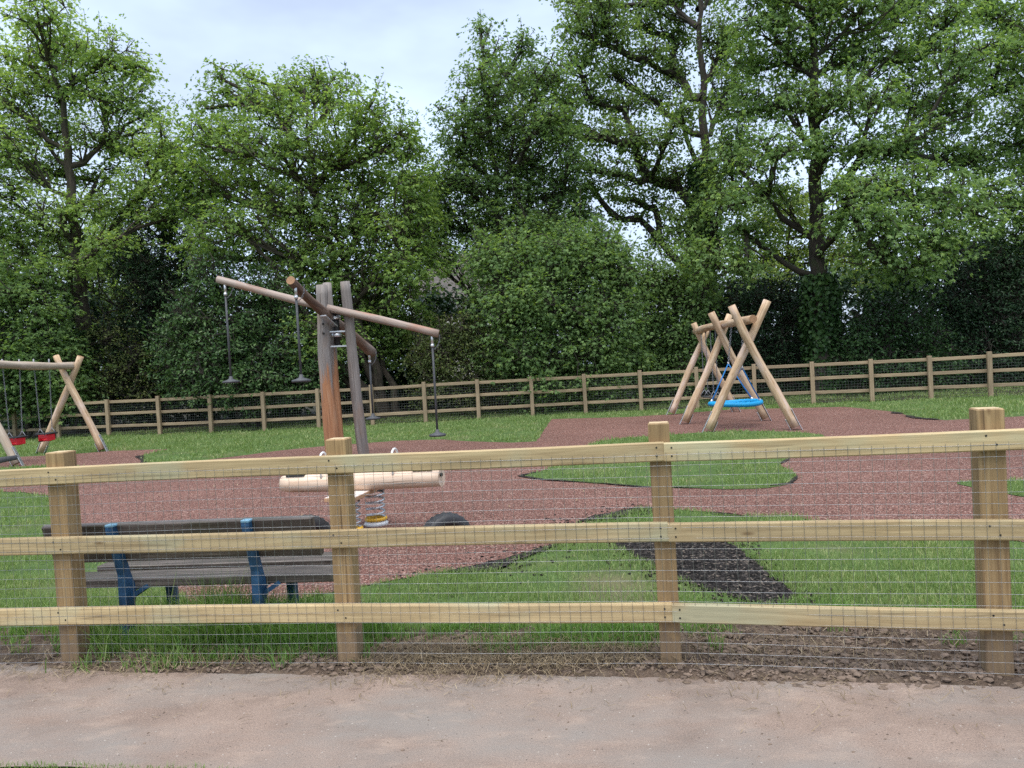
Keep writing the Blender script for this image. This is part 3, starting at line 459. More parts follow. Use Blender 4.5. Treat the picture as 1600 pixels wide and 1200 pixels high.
# lawn: one sheet to the horizon
me = bpy.data.meshes.new('lawn'); me.from_pydata([(-600, -600, 0), (600, -600, 0), (600, 600, 0), (-600, 600, 0)], [], [(0, 1, 2, 3)])
me.materials.append(M['lawn']); tag(link(bpy.data.objects.new('lawn', me)), kind='structure')
mulch_p = rough_poly(MULCH, 0.12, 0.018, 1)
isl_p = [rough_poly(smooth_poly(P, 1), 0.1, 0.02, 3 + i) for i, P in enumerate((ISLAND_MID, ISLAND_RIGHT, ISLAND_LEFT))]
black_p = rough_poly(smooth_poly(BLACK_PATCH, 1), 0.07, 0.035, 9)
sheet('rubber_surface', mulch_p, 0.006, M['mulch'])
for P in isl_p: sheet('grass_island', P, 0.012, M['lawn'])
sheet('black_rubber_patch', black_p, 0.010, M['black'])
def strip(name, line, w, z, seed):
    rg = np.random.RandomState(seed); L = np.array(line); pts = []
    for i in range(len(L) - 1):
        k = max(2, int(np.linalg.norm(L[i + 1] - L[i]) / 0.12))
        for j in range(k): pts.append(L[i] + (L[i + 1] - L[i]) * j / k)
    pts.append(L[-1]); pts = np.array(pts); t = np.gradient(pts, axis=0); nn = np.stack([-t[:, 1], t[:, 0]], 1); nn /= np.linalg.norm(nn, axis=1)[:, None] + 1e-9
    wv = w * (0.45 + 0.9 * vnoise(np.arange(len(pts)) * 0.35, np.zeros(len(pts)), seed) + rg.uniform(-.25, .25, len(pts))); wv *= np.clip((vnoise(np.arange(len(pts)) * 0.23, np.zeros(len(pts)) + 4, seed + 3) - .28) * 4, .06, 1); wv[[0, -1]] *= 0.1
    return sheet(name, np.concatenate([pts + nn * wv[:, None], (pts - nn * wv[:, None])[::-1]]), z, M['black'])
for k, (L, w) in enumerate(((EDGE_A, .10), (EDGE_B, .09), (EDGE_C, .05), (EDGE_D, .028), (EDGE_E, .10), (EDGE_F, .07))):
    strip('chip_edging', L, w, 0.016 + 0.0008 * k, 20 + k)

# path: pale dusty track between verge and fence
pe = [np.array(p) for p in PATH_EDGE]; xs = np.linspace(-14, 14, 420)
pex = np.array([p[0] for p in pe]); pey = np.array([p[1] for p in pe])
path_edge = lambda x: np.interp(x, pex, pey) + np.where(x < pex[0], (pex[0] - x) * 0.14, 0) - np.where(x > pex[-1], (x - pex[-1]) * 0.2, 0)
vex = np.array([p[0] for p in VERGE_EDGE]); vey = np.array([p[1] for p in VERGE_EDGE])
verge_edge = lambda x: -.045 + np.interp(x, vex, vey) + np.where(x < vex[0], (vex[0] - x) * 0.14, 0) - np.where(x > vex[-1], (x - vex[-1]) * 0.2, 0)
far = [(x, path_edge(x) + 0.10 + 0.05 * (fbm(np.array([x * 3]), np.array([0.]), 3, 5)[0] - .5)) for x in xs]
near = [(x, verge_edge(x) + 0.05 * (fbm(np.array([x * 5]), np.array([3.]), 3, 6)[0] - .5)) for x in xs[::-1]]
sheet('path', far + near, 0.008, M['path'])

# soil bank heaped along the fence foot
fence_y = lambda x: np.interp(x, [-9, -2.467, -0.918, 0.702, 2.078, 9], [5.2, 4.14, 3.921, 3.667, 3.345, 1.9])
nx, ny = 700, 95
gx = np.linspace(-4.2, 3.6, nx); gt = np.linspace(0, 1, ny)
GX, GT = np.meshgrid(gx, gt, indexing='ij')
y0 = path_edge(GX) + 0.0; y1 = fence_y(GX) + 0.66 + 0.35 * (fbm(GX * 1.2, GX * 0, 3, 3) - .5) + np.where((GX > -2.6) & (GX < -0.9), -0.38, 0) + np.clip((GX - 0.6) * 0.5, 0, 0.38)
GY = y0 + (y1 - y0) * GT
env = np.clip(np.minimum(GT * 7, (1 - GT) * 3.0), 0, 1)
hh = 0.016 + 0.045 * fbm(GX * 3, GY * 3, 3, 1) + 0.11 * np.abs(fbm(GX * 9, GY * 9, 4, 2) - .45) + 0.05 * (fbm(GX * 30, GY * 30, 3, 8) - .4)
hh = hh * env * (.38 + .62 * np.clip((GT - .25) * 2, 0, 1)) - 0.012 * (1 - env)
def soil_h(x, y):
    i = np.clip(((x - gx[0]) / (gx[1] - gx[0])).astype(int), 0, nx - 1)
    a = y0[i, 0]; b = y1[i, 0]; j = (y - a) / (b - a) * (ny - 1)
    ok = (j >= 0) & (j <= ny - 1); j = np.clip(j.astype(int), 0, ny - 1)
    return np.where(ok, np.maximum(hh[i, j], 0), 0.0)
vv = np.stack([GX, GY, hh], -1).reshape(-1, 3)
ii = (np.arange(nx - 1)[:, None] * ny + np.arange(ny - 1)[None]).ravel()
q = np.stack([ii, ii + ny, ii + ny + 1, ii + 1], 1)
o = np_mesh('soil_bank', vv, np.full(len(q), 4), q.ravel(), M['soil'], smooth=True); tag(o, kind='structure')

# ------------------------------------------------------------------ grass, straw, clods
M['blade'] = leaf_mat('grass blade', (0.127, 0.204, 0.060), (0.245, 0.340, 0.123), (0.438, 0.445, 0.231), 0.55, 0.35)
M['blade_long'] = leaf_mat('long grass blade', (0.095, 0.196, 0.045), (0.192, 0.332, 0.083), (0.345, 0.416, 0.167), 0.5, 0.35)
M['straw'] = leaf_mat('dry straw', (0.11, 0.085, 0.05), (0.25, 0.19, 0.115), (0.46, 0.38, 0.26), 0.8, 0.15)
def blades(name, x, y, z, h, w, m, lean=0.5, label=None, cat=None):
    n = len(x); a = RNG.uniform(0, 2 * PI, n); l = RNG.uniform(0.1, 1.0, n) * lean * h; b = RNG.uniform(0, 2 * PI, n)
    dx = np.cos(a) * w / 2; dy = np.sin(a) * w / 2; lx = np.cos(b) * l; ly = np.sin(b) * l
    hz = np.sqrt(np.maximum(h * h - l * l, (0.25 * h) ** 2))
    v = np.zeros((n, 5, 3), np.float32)
    v[:, 0] = np.stack([x - dx, y - dy, z - 0.004], 1); v[:, 1] = np.stack([x + dx, y + dy, z - 0.004], 1)
    v[:, 2] = np.stack([x + dx * .8 + lx * .35, y + dy * .8 + ly * .35, z + hz * .6], 1)
    v[:, 3] = np.stack([x - dx * .8 + lx * .35, y - dy * .8 + ly * .35, z + hz * .6], 1)
    v[:, 4] = np.stack([x + lx, y + ly, z + hz], 1)
    b0 = np.arange(n)[:, None] * 5
    idx = np.concatenate([b0 + np.array([[0, 1, 2, 3]]), b0 + np.array([[3, 2, 4]])], 1).ravel()
    cnt = np.tile([4, 3], n)
    o = np_mesh(name, v.reshape(-1, 3), cnt, idx, m); tag(o, label, cat, kind='stuff'); return o
def fov(x, y, pad=0.6): return (np.abs(x) < y * 0.72 + pad)
def scatter(xa, xb, ya, yb, dens):
    n = int((xb - xa) * (yb - ya) * dens); return RNG.uniform(xa, xb, n), RNG.uniform(ya, yb, n)
def lawn_mask(x, y):
    m = ~inside(mulch_p, x, y) & ~inside(black_p, x, y) & fov(x, y)
    return m & (y > fence_y(x) + 0.30 + 0.30 * fbm(x * 2, y * 2, 3, 4) + np.clip((x - .7) * .5, 0, .34))
worn = lambda x, y: np.exp(-(((x - 0.62) / 0.30) ** 2 + ((y - 5.0) / 0.55) ** 2))
X, Y, H_, W_ = [], [], [], []
for ya, yb, dens, h, w in ((3.6, 6.2, 6000, .046, .0045), (6.2, 8.5, 2600, .05, .006), (8.5, 14, 900, .055, .010), (14, 26, 330, .065, .018)):
    x, y = scatter(-yb * .72 - .6, yb * .72 + .6, ya, yb, dens)
    k = lawn_mask(x, y); isl = np.zeros(len(x), bool)
    for P in isl_p: isl |= inside(P, x, y)
    bare = np.clip((fbm(x * .9 + 7, y * .9, 4, 31) - .52) * 4, 0, .55)
    k = (k | isl) & (RNG.uniform(0, 1, len(x)) > np.maximum(0.9 * worn(x, y), bare))
    t = fbm(x * 1.7, y * 1.7, 3, 9)
    k &= RNG.uniform(0, 1, len(x)) < np.clip((t - .18) * 3.2, .35, 1)
    x, y, t = x[k], y[k], t[k]
    X.append(x); Y.append(y); H_.append(h * RNG.uniform(.45, 1.35, len(x)) * (.45 + 1.2 * t)); W_.append(np.full(len(x), w))
X, Y, H_, W_ = map(np.concatenate, (X, Y, H_, W_))
blades('lawn_grass', X, Y, np.full(len(X), .01), H_, W_, M['blade'], .95)
# verge by the camera and thin tufts on the soil bank
x, y = scatter(-2.8, -0.2, 2.5, 3.3, 9000); k = y < verge_edge(x) + .035 - .05 * fbm(x * 6, y * 6, 2, 2); x, y = x[k], y[k]
blades('verge_grass', x, y, np.full(len(x), .0), RNG.uniform(.012, .04, len(x)), np.full(len(x), .004), M['blade'], .9)
# long unmown grass under and behind the bench
def tufts(cx, cy, sx, sy, n, hmin, hmax, name, lean=.75):
    k = n // 26; tx = cx + RNG.normal(0, sx, k); ty = cy + RNG.normal(0, sy, k)
    x = (tx[:, None] + RNG.normal(0, .035, (k, 26))).ravel(); y = (ty[:, None] + RNG.normal(0, .03, (k, 26))).ravel()
    return x, y, (RNG.uniform(hmin, hmax, (k, 1)) * RNG.uniform(.5, 1.1, (k, 26))).ravel()
T1 = [tufts(-1.55, 4.27, .30, .07, 7800, .14, .33, ''), tufts(-1.85, 4.62, .40, .14, 3600, .12, .28, ''), tufts(-1.72, 4.34, .12, .06, 1600, .28, .46, ''), tufts(-2.05, 4.27, .14, .06, 1300, .08, .2, ''), tufts(-1.15, 4.15, .12, .08, 1200, .06, .18, ''),
      tufts(-3.1, 4.75, .5, .15, 1600, .06, .13, ''), tufts(.38, 4.02, .26, .08, 2600, .05, .12, ''), tufts(-.45, 4.28, .30, .07, 1300, .05, .12, ''), tufts(-1.55, 4.06, .36, .04, 1200, .05, .13, ''), tufts(2.5, 3.95, .3, .12, 1500, .05, .13, ''), tufts(1.5, 4.35, .5, .12, 700, .04, .09, '')]
x, y, h = (np.concatenate([t[i] for t in T1]) for i in range(3))
k = y > fence_y(x) - .10; x, y, h = x[k], y[k], h[k]
blades('long_grass', x, y, soil_h(x, y), h, np.full(len(x), .0055), M['blade_long'], .85)
# dead grass and straw strewn over the soil
def straws(name, x, y, L, w, m, zoff=.006):
    n = len(x); a = RNG.uniform(0, PI, n); t = RNG.uniform(-.35, .35, n); z = soil_h(x, y) + zoff + RNG.uniform(0, .018, n); c = RNG.uniform(-.35, .35, n) * L
    d = np.stack([np.cos(a), np.sin(a), t], 1) * L[:, None] * .5; p = np.stack([-np.sin(a), np.cos(a), np.zeros(n)], 1)
    ce = np.stack([x, y, z + np.abs(d[:, 2])], 1); mid = ce + p * c[:, None] + np.stack([np.zeros(n), np.zeros(n), L * .12], 1); wv = p * w / 2
    up = np.array([0, 0, w * .5]); v = np.stack([ce - d - wv, ce - d + wv, mid - wv + up, mid + wv + up, ce + d - wv * .4, ce + d + wv * .4], 1)
    b0 = np.arange(n)[:, None] * 6; idx = np.concatenate([b0 + np.array([[0, 2, 3, 1]]), b0 + np.array([[2, 4, 5, 3]])], 1).ravel()
    tag(np_mesh(name, v.reshape(-1, 3), np.full(n * 2, 4), idx, m), kind='stuff')
SX, SY = [], []
for cx, cy, sx, sy, n in ((.05, 3.86, .45, .11, 2600), (-.5, 3.96, .25, .09, 900), (-1.6, 4.06, .6, .07, 1000), (1.4, 3.74, .5, .25, 800), (-.1, 3.70, .5, .06, 160), (-2.8, 4.27, .4, .1, 500), (.35, 3.74, .25, .05, 300)):
    SX.append(RNG.normal(cx, sx, n)); SY.append(RNG.normal(cy, sy, n))
x = np.concatenate(SX); y = np.concatenate(SY) - (np.concatenate(SX) - 0) * .0
straws('dead_grass', x, y, RNG.uniform(.025, .11, len(x)), .0026, M['straw'])
x = RNG.uniform(-2.6, 2.4, 160); y = path_edge(x) - np.abs(RNG.normal(0, .22, 160)); k = y > 2.6
straws('straw_bits', x[k], y[k], RNG.uniform(.015, .07, k.sum()), .003, M['straw'], .009)
x, y = scatter(-6, 6, 5, 14, 4); k = inside(mulch_p, x, y); x, y = x[k], y[k]
straws('fallen_bits', x, y, RNG.uniform(.02, .06, len(x)), .012, M['straw'], .012)
# clods: small faceted lumps
def lumps(name, x, y, r, m, zf=.35):
    ico = [(0, 0, 1)] + [(math.cos(a) * .9, math.sin(a) * .9, .42) for a in np.arange(5) * 1.2566] + [(math.cos(a + .63) * .9, math.sin(a + .63) * .9, -.42) for a in np.arange(5) * 1.2566] + [(0, 0, -1)]
    F = [(0, 1 + i, 1 + (i + 1) % 5) for i in range(5)] + [(1 + i, 6 + i, 1 + (i + 1) % 5) for i in range(5)] + [(1 + (i + 1) % 5, 6 + i, 6 + (i + 1) % 5) for i in range(5)] + [(11, 6 + (i + 1) % 5, 6 + i) for i in range(5)]
    n = len(x); b = np.array(ico); a = RNG.uniform(0, 6.3, n); s = RNG.uniform(.6, 1.25, (n, 12, 1))
    v = b[None] * s * np.stack([r * RNG.uniform(.8, 1.5, n), r, r * RNG.uniform(.45, .8, n)], 1)[:, None]
    rx = v[..., 0] * np.cos(a)[:, None] - v[..., 1] * np.sin(a)[:, None]; ry = v[..., 0] * np.sin(a)[:, None] + v[..., 1] * np.cos(a)[:, None]
    v = np.stack([rx + x[:, None], ry + y[:, None], v[..., 2] + (soil_h(x, y) + r * zf)[:, None]], -1)
    idx = (np.arange(n)[:, None, None] * 12 + np.array(F)[None]).ravel()
    return tag(np_mesh(name, v.reshape(-1, 3), np.full(n * 20, 3), idx, m, smooth=False), kind='stuff')
M['clod'] = plain('dry clod', (0.155, 0.113, 0.083), .95, 0, .5, 22, .8)
LX, LY, LR = [], [], []   # clods stay on the bank, few roll onto the path
for cx, cy, sx, sy, n, r in ((1.35, 3.80, .50, .28, 2600, .014), (1.5, 3.5, .6, .09, 500, .014), (-.95, 3.93, .18, .09, 180, .022), (-2.5, 4.12, .3, .10, 260, .02), (-.1, 3.78, .7, .12, 1400, .012), (-2.0, 4.05, 1.2, .10, 1500, .012), (1.2, 3.45, .8, .06, 900, .010), (-1.7, 3.98, .6, .05, 320, .014), (1.95, 3.36, .25, .08, 160, .022), (.5, 4.2, .8, .15, 150, .012)):
    LX.append(RNG.normal(cx, sx, n)); LY.append(RNG.normal(cy, sy, n)); LR.append(np.minimum(r * RNG.lognormal(-.75, .55, n), .022))
LX, LY, LR = map(np.concatenate, (LX, LY, LR)); k = (LY > path_edge(LX) + .03) | (RNG.uniform(0, 1, len(LX)) < .10); LR = np.where(LY < path_edge(LX) + .03, LR * .5, LR)
lumps('soil_clods', LX[k], LY[k], LR[k], M['clod'])
# stray chips along the black edging, gravel on the path
x = RNG.uniform(.1, 1.9, 500); y = RNG.uniform(4.6, 7.0, 500); k = ~inside(black_p, x, y) & (RNG.uniform(0, 1, 500) < .35)
ed = np.array(EDGE_A + EDGE_B); e = ed[RNG.randint(0, len(ed) - 1, 500)]; x2 = e[:, 0] + RNG.normal(0, .22, 500); y2 = e[:, 1] + RNG.normal(0, .2, 500)
bp = np.array(black_p); bi = RNG.randint(0, len(bp), 500); x3 = bp[bi, 0] + RNG.normal(0, .06, 500); y3 = bp[bi, 1] + RNG.normal(0, .06, 500)
xx = np.concatenate([x2, x3]); yy = np.concatenate([y2, y3]); x4, y4 = scatter(.5, 2.0, 4.6, 6.6, 2600); k4 = inside(black_p, x4, y4); x5 = bp[np.arange(900) % len(bp), 0] + RNG.normal(0, .10, 900); y5 = bp[np.arange(900) % len(bp), 1] + RNG.normal(0, .12, 900)
xx = np.concatenate([xx, x4[k4], x5]); yy = np.concatenate([yy, y4[k4], y5]); lumps('stray_rubber_chips', xx, yy, RNG.uniform(.005, .015, len(xx)), M['black'], .6)
x = RNG.uniform(-3, 2.6, 420); y = path_edge(x) - np.abs(RNG.normal(0, .5, 420)); lumps('path_grit', x, y, RNG.uniform(.002, .007, 420), M['clod'], 1.2)

# ------------------------------------------------------------------ near fence
Z = V3(0, 0, 1)
P4, P3, P2, P1 = V3(-2.47, 4.19, 0), V3(-.915, 3.971, 0), V3(.702, 3.717, 0), V3(2.076, 3.405, 0)
P5 = V3(-4.05, 4.38, 0); P0 = V3(3.45, 3.06, 0)
fence = thing('wooden_fence', 'pale new post and rail fence with wire mesh beside the dusty path', 'fence', (-.915, 3.97, 0))
def post(parent, p, top, w, m, yaw, name='post', seed=0, end=M['post_end']):
    mb = MB(); x = V3(math.cos(yaw), math.sin(yaw), 0); y = V3(-math.sin(yaw), math.cos(yaw), 0)
    tl = V3(random.uniform(-.008, .008), random.uniform(-.006, .006), 1); tl /= np.linalg.norm(tl)
    h = (top + .25) / 2
    mb.box(np.asarray(p, float) + tl * (top - h), (x, y, tl), (w / 2, w / 2, h), 0, bev=.006, mend=1)
    return mb.build(name, [m, end], parent)
for p, top, w, yaw in ((P5, 1.17, .10, -.1), (P4, 1.172, .108, -.14), (P3, 1.178, .105, -.15), (P2, 1.19, .10, -.2), (P1 + V3(.014, 0, 0), 1.198, .110, -.24), (P0, 1.19, .11, -.25)):
    post(fence, p, top, w, M['post'], yaw)
def rail_line(parent, pts, z0, z1, m, hgt, thk, off, nails=True):
    """one board following the posts; pts are post centres, off the distance from centre line to the board's centre"""
    mb = MB(); base = len(mb.v); uo = random.uniform(0, 30); n = len(pts); L = 0
    rg = random.Random(int(z0 * 1000) + n); prof = [(-1, -1), (-1, 1), (1, 1), (1, -1)]; b = .006
    P = []
    for i in range(n - 1):
        k = 6
        for j in range(k + (i == n - 2)): P.append((lerp(pts[i], pts[i + 1], j / k), (i + j / k) / (n - 1)))
    acc = 0; prev = None; rows = []
    for i, (p, t) in enumerate(P):
        a = P[max(i - 1, 0)][0]; c = P[min(i + 1, len(P) - 1)][0]; d = c - a; d /= np.linalg.norm(d); nr = V3(d[1], -d[0], 0)
        if prev is not None: acc += np.linalg.norm(p - prev)
        prev = p; zc = z0 + (z1 - z0) * t + .003 * math.sin(acc * 2 + z0 * 9)
        ring = []
        for (ax, az) in ((-thk / 2, -hgt / 2 + b), (-thk / 2, hgt / 2 - b), (-thk / 2 + b, hgt / 2), (thk / 2 - b, hgt / 2), (thk / 2, hgt / 2 - b), (thk / 2, -hgt / 2 + b), (thk / 2 - b, -hgt / 2), (-thk / 2 + b, -hgt / 2)):
            ring.append(len(mb.v)); mb.v.append(tuple(p + nr * (off + ax) + Z * (zc + az)))
        rows.append((ring, acc))
    per = [0, hgt, hgt + .008, hgt + thk, hgt + thk + .008, hgt * 2 + thk, hgt * 2 + thk + .01, hgt * 2 + thk * 2, hgt * 2 + thk * 2 + .01]
    for (r1, a1), (r2, a2) in zip(rows[:-1], rows[1:]):
        for j in range(8):
            j2 = (j + 1) % 8
            mb.face((r1[j], r1[j2], r2[j2], r2[j]), ((uo + per[j], a1 + uo), (uo + per[j + 1], a1 + uo), (uo + per[j + 1], a2 + uo), (uo + per[j], a2 + uo)), 0)
    mb.face(rows[0][0][::-1], [(uo, uo)] * 8, 0); mb.face(rows[-1][0], [(uo, uo)] * 8, 0)
    if nails:
        for i, p in enumerate(pts):
            t = i / (n - 1); d = (pts[min(i + 1, n - 1)] - pts[max(i - 1, 0)]); d /= np.linalg.norm(d); nr = V3(d[1], -d[0], 0)
            for s, zz in ((-1, .022), (1, -.018)):
                sh = 0.035 if i == 0 else (-.035 if i == n - 1 else s * .02)
                c = p + d * sh + nr * (off + thk / 2 + .0005) + Z * (z0 + (z1 - z0) * t + zz); mb.tube([c - nr * .004, c + nr * .0015], .0045, 8, 1, 1)
    return mb.build('rail', [m, M['nail']], parent)
mid2 = P2 + V3(.014, -.003, 0)
for zl, zm, zr in ((1.045, 1.055, 1.075), (.672, .672, .672), (.295, .285, .275)):
    rail_line(fence, [P5, P4, P3, P2 + (P2 - P3) / 1.63 * .012], zl, zm, M['rail'], .092, .036, .071)
    rail_line(fence, [P2 + (P1 - P2) / 1.41 * .018, P1, P0], zm - .002, zr, M['rail'], .090, .036, .075)
# welded mesh stapled to the outside of the rails
def wire_mesh(parent, pts, top, bot, pitch, r, off, m, wob=.004, nseg=10):
    S = [0]; 
    for i in range(len(pts) - 1): S.append(S[-1] + np.linalg.norm(pts[i + 1] - pts[i]))
    S = np.array(S); PX = np.array([p[0] for p in pts]); PY = np.array([p[1] for p in pts])
    def at(s, z):
        x = np.interp(s, S, PX); y = np.interp(s, S, PY); i = min(max(np.searchsorted(S, s) - 1, 0), len(pts) - 2)
        d = pts[i + 1] - pts[i]; d = d / np.linalg.norm(d)
        g = wob * (math.sin(s * 2.1 + z * 3) + .6 * math.sin(s * 5.3 + z * 7)); lift = wob * .9 * math.sin(s * 1.3 + z * 11) + wob * .5 * math.sin(s * 4.1 + z * 5)
        return V3(x + d[1] * (off + g), y - d[0] * (off + g), z + lift)
    mb = MB(); n = int((top - bot) / pitch)
    for i in range(n + 1):
        z = bot + i * pitch; k = max(2, int(S[-1] / (.22 if wob else 2)))
        mb.tube([at(s, z) for s in np.linspace(0, S[-1], k)], r * (1.0 if i not in (0, n) else 1.25), 4, 0, None)
    zt = bot + n * pitch + .012
    for i in range(int(S[-1] / pitch)):
        s = (i + .5) * pitch
        mb.tube([at(s, z) for z in np.linspace(bot - .01, zt, nseg)], r * .92, 4, 0, None)
    return mb.build('wire_mesh', m, parent)
wire_mesh(fence, [P5, P4, P3, P2, P1, P0], 1.052, .045,  .050, .00088, .0945, M['wire'], .0035, 10)

# ------------------------------------------------------------------ far fence
ff = thing('wooden_fence', 'weathered post and rail fence in front of the trees at the back of the playground', 'fence', (FAR_POSTS[9][0], FAR_POSTS[9][1], 0))
FP = [V3(x, y, 0) for x, y in FAR_POSTS]
FP = [FP[0] + (FP[0] - FP[1]) * 2, FP[0] + (FP[0] - FP[1])] + FP + [FP[-1] + (FP[-1] - FP[-2])]
for i, p in enumerate(FP): post(ff, p, 1.17 + random.uniform(-.02, .02), .105, M['farwood'], -.05 - .2 * (i > 15), end=M['farwood'])
for z in (1.07, .70, .31):
    for i in range(0, len(FP) - 1, 2):
        seg = FP[i:i + 3]; rail_line(ff, seg, z + random.uniform(-.012, .012), z + random.uniform(-.012, .012), M['farwood'], .088, .036, -.071, False)
wire_mesh(ff, FP, 1.05, .05, .075, .0022, -.094, M['wire_far'], 0, 2)

# ------------------------------------------------------------------ A-frame swings
def aframe_leg(parent, foot, top, r, seed, m='log', bend=.03):
    mb = MB(); f = np.asarray(foot, float); t = np.asarray(top, float); d = (t - f) / np.linalg.norm(t - f)
    mb.tube(log_pts(f + d * .06, t, 14, bend, seed), log_rad(r * 1.08, r * .92, 14, seed), 14, 0, 1, .012)
    lg = mb.build('leg', [M[m], M['log_end']], parent)
    b = MB(); out = V3(f[0] - t[0], f[1] - t[1], 0); out /= np.linalg.norm(out); sd = np.cross(d, out); sd /= np.linalg.norm(sd); nn = np.cross(sd, d)
    if nn @ out < 0: nn = -nn
    b.box(f + d * .17 + nn * (r * 1.13 + .004), (d, sd, nn), (.24, .045, .006), 0, bev=.003)
    b.box(f + d * .10 - nn * (r * 1.13 + .004), (d, sd, nn), (.17, .045, .006), 0, bev=.003)
    for q in (.09, .24): b.tube([f + d * q - nn * (r * 1.3), f + d * q + nn * (r * 1.3)], .012, 6, 1, 1)
    b.build('foot_bracket', [M['galv'], M['nail']], lg); return lg
sw = thing('log_swing', 'tall frame of pale peeled logs in three crossed pairs carrying the blue nest swing', 'swing frame', (4.6, 17, 0))
for k, (f, t, bd) in enumerate((((3.756, 14.98, 0), (5.003, 14.86, 2.49), .02), ((5.30, 14.45, 0), (4.259, 14.68, 2.42), -.07), ((3.77, 17.05, 0), (4.88, 16.95, 2.36), .02), ((5.478, 16.7, 0), (4.405, 16.78, 2.42), -.05), ((4.082, 20.05, 0), (5.176, 19.95, 2.25), .02), ((5.72, 19.75, 0), (4.735, 19.78, 2.34), -.04))):
    aframe_leg(sw, f, t, .079, 10 + k, bend=bd)
mb = MB(); mb.tube(log_pts((4.615, 14.55, 2.15), (4.90, 20.2, 2.15), 22, .05, 3, .015), log_rad(.082, .09, 22, 3, .07), 16, 0, 1, .012)
mb.build('beam', [M['log'], M['log_end']], sw)

nest = thing('nest_swing', 'round bright blue nest swing hanging from the log frame', 'swing', (4.565, 15.8, .49))
c0 = V3(4.565, 15.8, .485); R = .5
ring = [c0 + V3(math.cos(a) * R, math.sin(a) * R, .012 * math.sin(2 * a + 1)) for a in np.linspace(0, 2 * PI, 40, endpoint=False)]
mb = MB(); mb.tube(ring, [.048 + .004 * (i % 2) for i in range(40)], 10, 0, None, closed=True); mb.build('ring', M['cyan'], nest)
mb = MB()
for k in range(-5, 6):
    a = k * .085; w = math.sqrt(max(R * R - a * a, 0)) * .98
    for ax in (0, 1):
        P = []
        for t in np.linspace(-1, 1, 7):
            q = V3(t * w, a, 0) if ax == 0 else V3(a, t * w, 0); P.append(c0 + q + V3(0, 0, -.05 * (1 - (q[0] ** 2 + q[1] ** 2) / R ** 2) + .004 * ax))
        mb.tube(P, .010, 6, 0, None)
mb.build('net', M['cyan'], nest)
for jt, top, ys in ((V3(4.60, 16.3, 1.30), V3(4.70, 16.3, 2.07), 1), (V3(4.585, 15.3, 1.22), V3(4.645, 15.3, 2.07), -1)):
    mb = MB(); chain_mesh(mb, jt, top, .05, .007, .018); mb.tube([top + V3(0, 0, -.02), top + V3(0, 0, .03)], .03, 8); mb.build('chain', M['chain'], nest)
    for a in (.5, 2.64):
        e = c0 + V3(math.cos(a) * R, math.sin(a) * R * ys, .03); mb = MB(); mb.tube([jt, lerp(jt, e, .5) + V3(0, 0, -.01), e], .013, 8)
        mb.tube([lerp(e, jt, .0), lerp(e, jt, .07)], .024, 8, 1, 1); mb.tube([jt + V3(0, 0, -.05), jt + V3(0, 0, .03)], .02, 8, 1, 1)
        mb.build('rope', [M['rope_blue'], M['galv']], nest)
def hung_swing(loc, yaw, label, h, w, kind, group):
    """seat between two chains; loc is the seat centre, h the beam height above it"""
    t = thing('swing' if kind == 'flat' else 'toddler_swing', label, 'swing', loc, group); c = np.array(loc, float); x = V3(math.cos(yaw), math.sin(yaw), 0); y = V3(-math.sin(yaw), math.cos(yaw), 0)
    for s in (-1, 1):
        e = c + x * s * w * .5; top = c + x * s * w * .5 * 1.3 + Z * h; fork = e + Z * .17; mb = MB()
        chain_mesh(mb, fork, top, .040, .0048, .011)
        for q in (-1, 1): mb.tube([fork, e + y * q * .11 + Z * .012], .008, 6)
        mb.tube([top - Z * .04, top + Z * .16], .018, 8); mb.build('chain', M['chain'], t)
    mb = MB()
    if kind == 'flat':
        mb.box(c, (x, y, Z), (w * .52, .09, .014), 0, bev=.008); mb.build('seat', M['rubber'], t)
    else:
        for s in (-1, 1):
            mb.box(c + y * s * .105 - Z * .04, (x, y, Z), (w * .36, .012, .075), 0, bev=.01)
            mb.box(c + x * s * w * .34 - Z * .01, (x, y, Z), (.012, .10, .045), 0, bev=.01)
        mb.box(c - Z * .10, (x, y, Z), (.05, .10, .025), 0, bev=.01); mb.box(c - Z * .02, (x, y, Z), (.012, .10, .07), 0, bev=.008)
        mb.build('seat', M['red'], t)
        fr = MB()
        for s in (-1, 1):
            fr.tube([c + y * s * .12 - x * w * .55 + Z * .05, c + y * s * .12 + x * w * .55 + Z * .05], .018, 8); fr.tube([c + x * s * w * .5 - y * .12 + Z * .05, c + x * s * w * .5 + y * .12 + Z * .05], .018, 8)
        fr.tube([c + y * .12 - x * w * .3 - Z * .12, c + y * .12 + x * w * .3 - Z * .12], .016, 8); fr.build('rim', M['rubber'], t)
    return t
for yy, lab in ((17.95, 'flat black swing seat in the rear bay of the log frame, nearer the nest swing'), (19.1, 'flat black swing seat in the rear bay of the log frame, nearer the far fence')):
    hung_swing((4.68 + (yy - 17.0) * .06, yy, .47), PI / 2 - .05, lab, 1.60, .44, 'flat', 'flat swings in the rear bay')

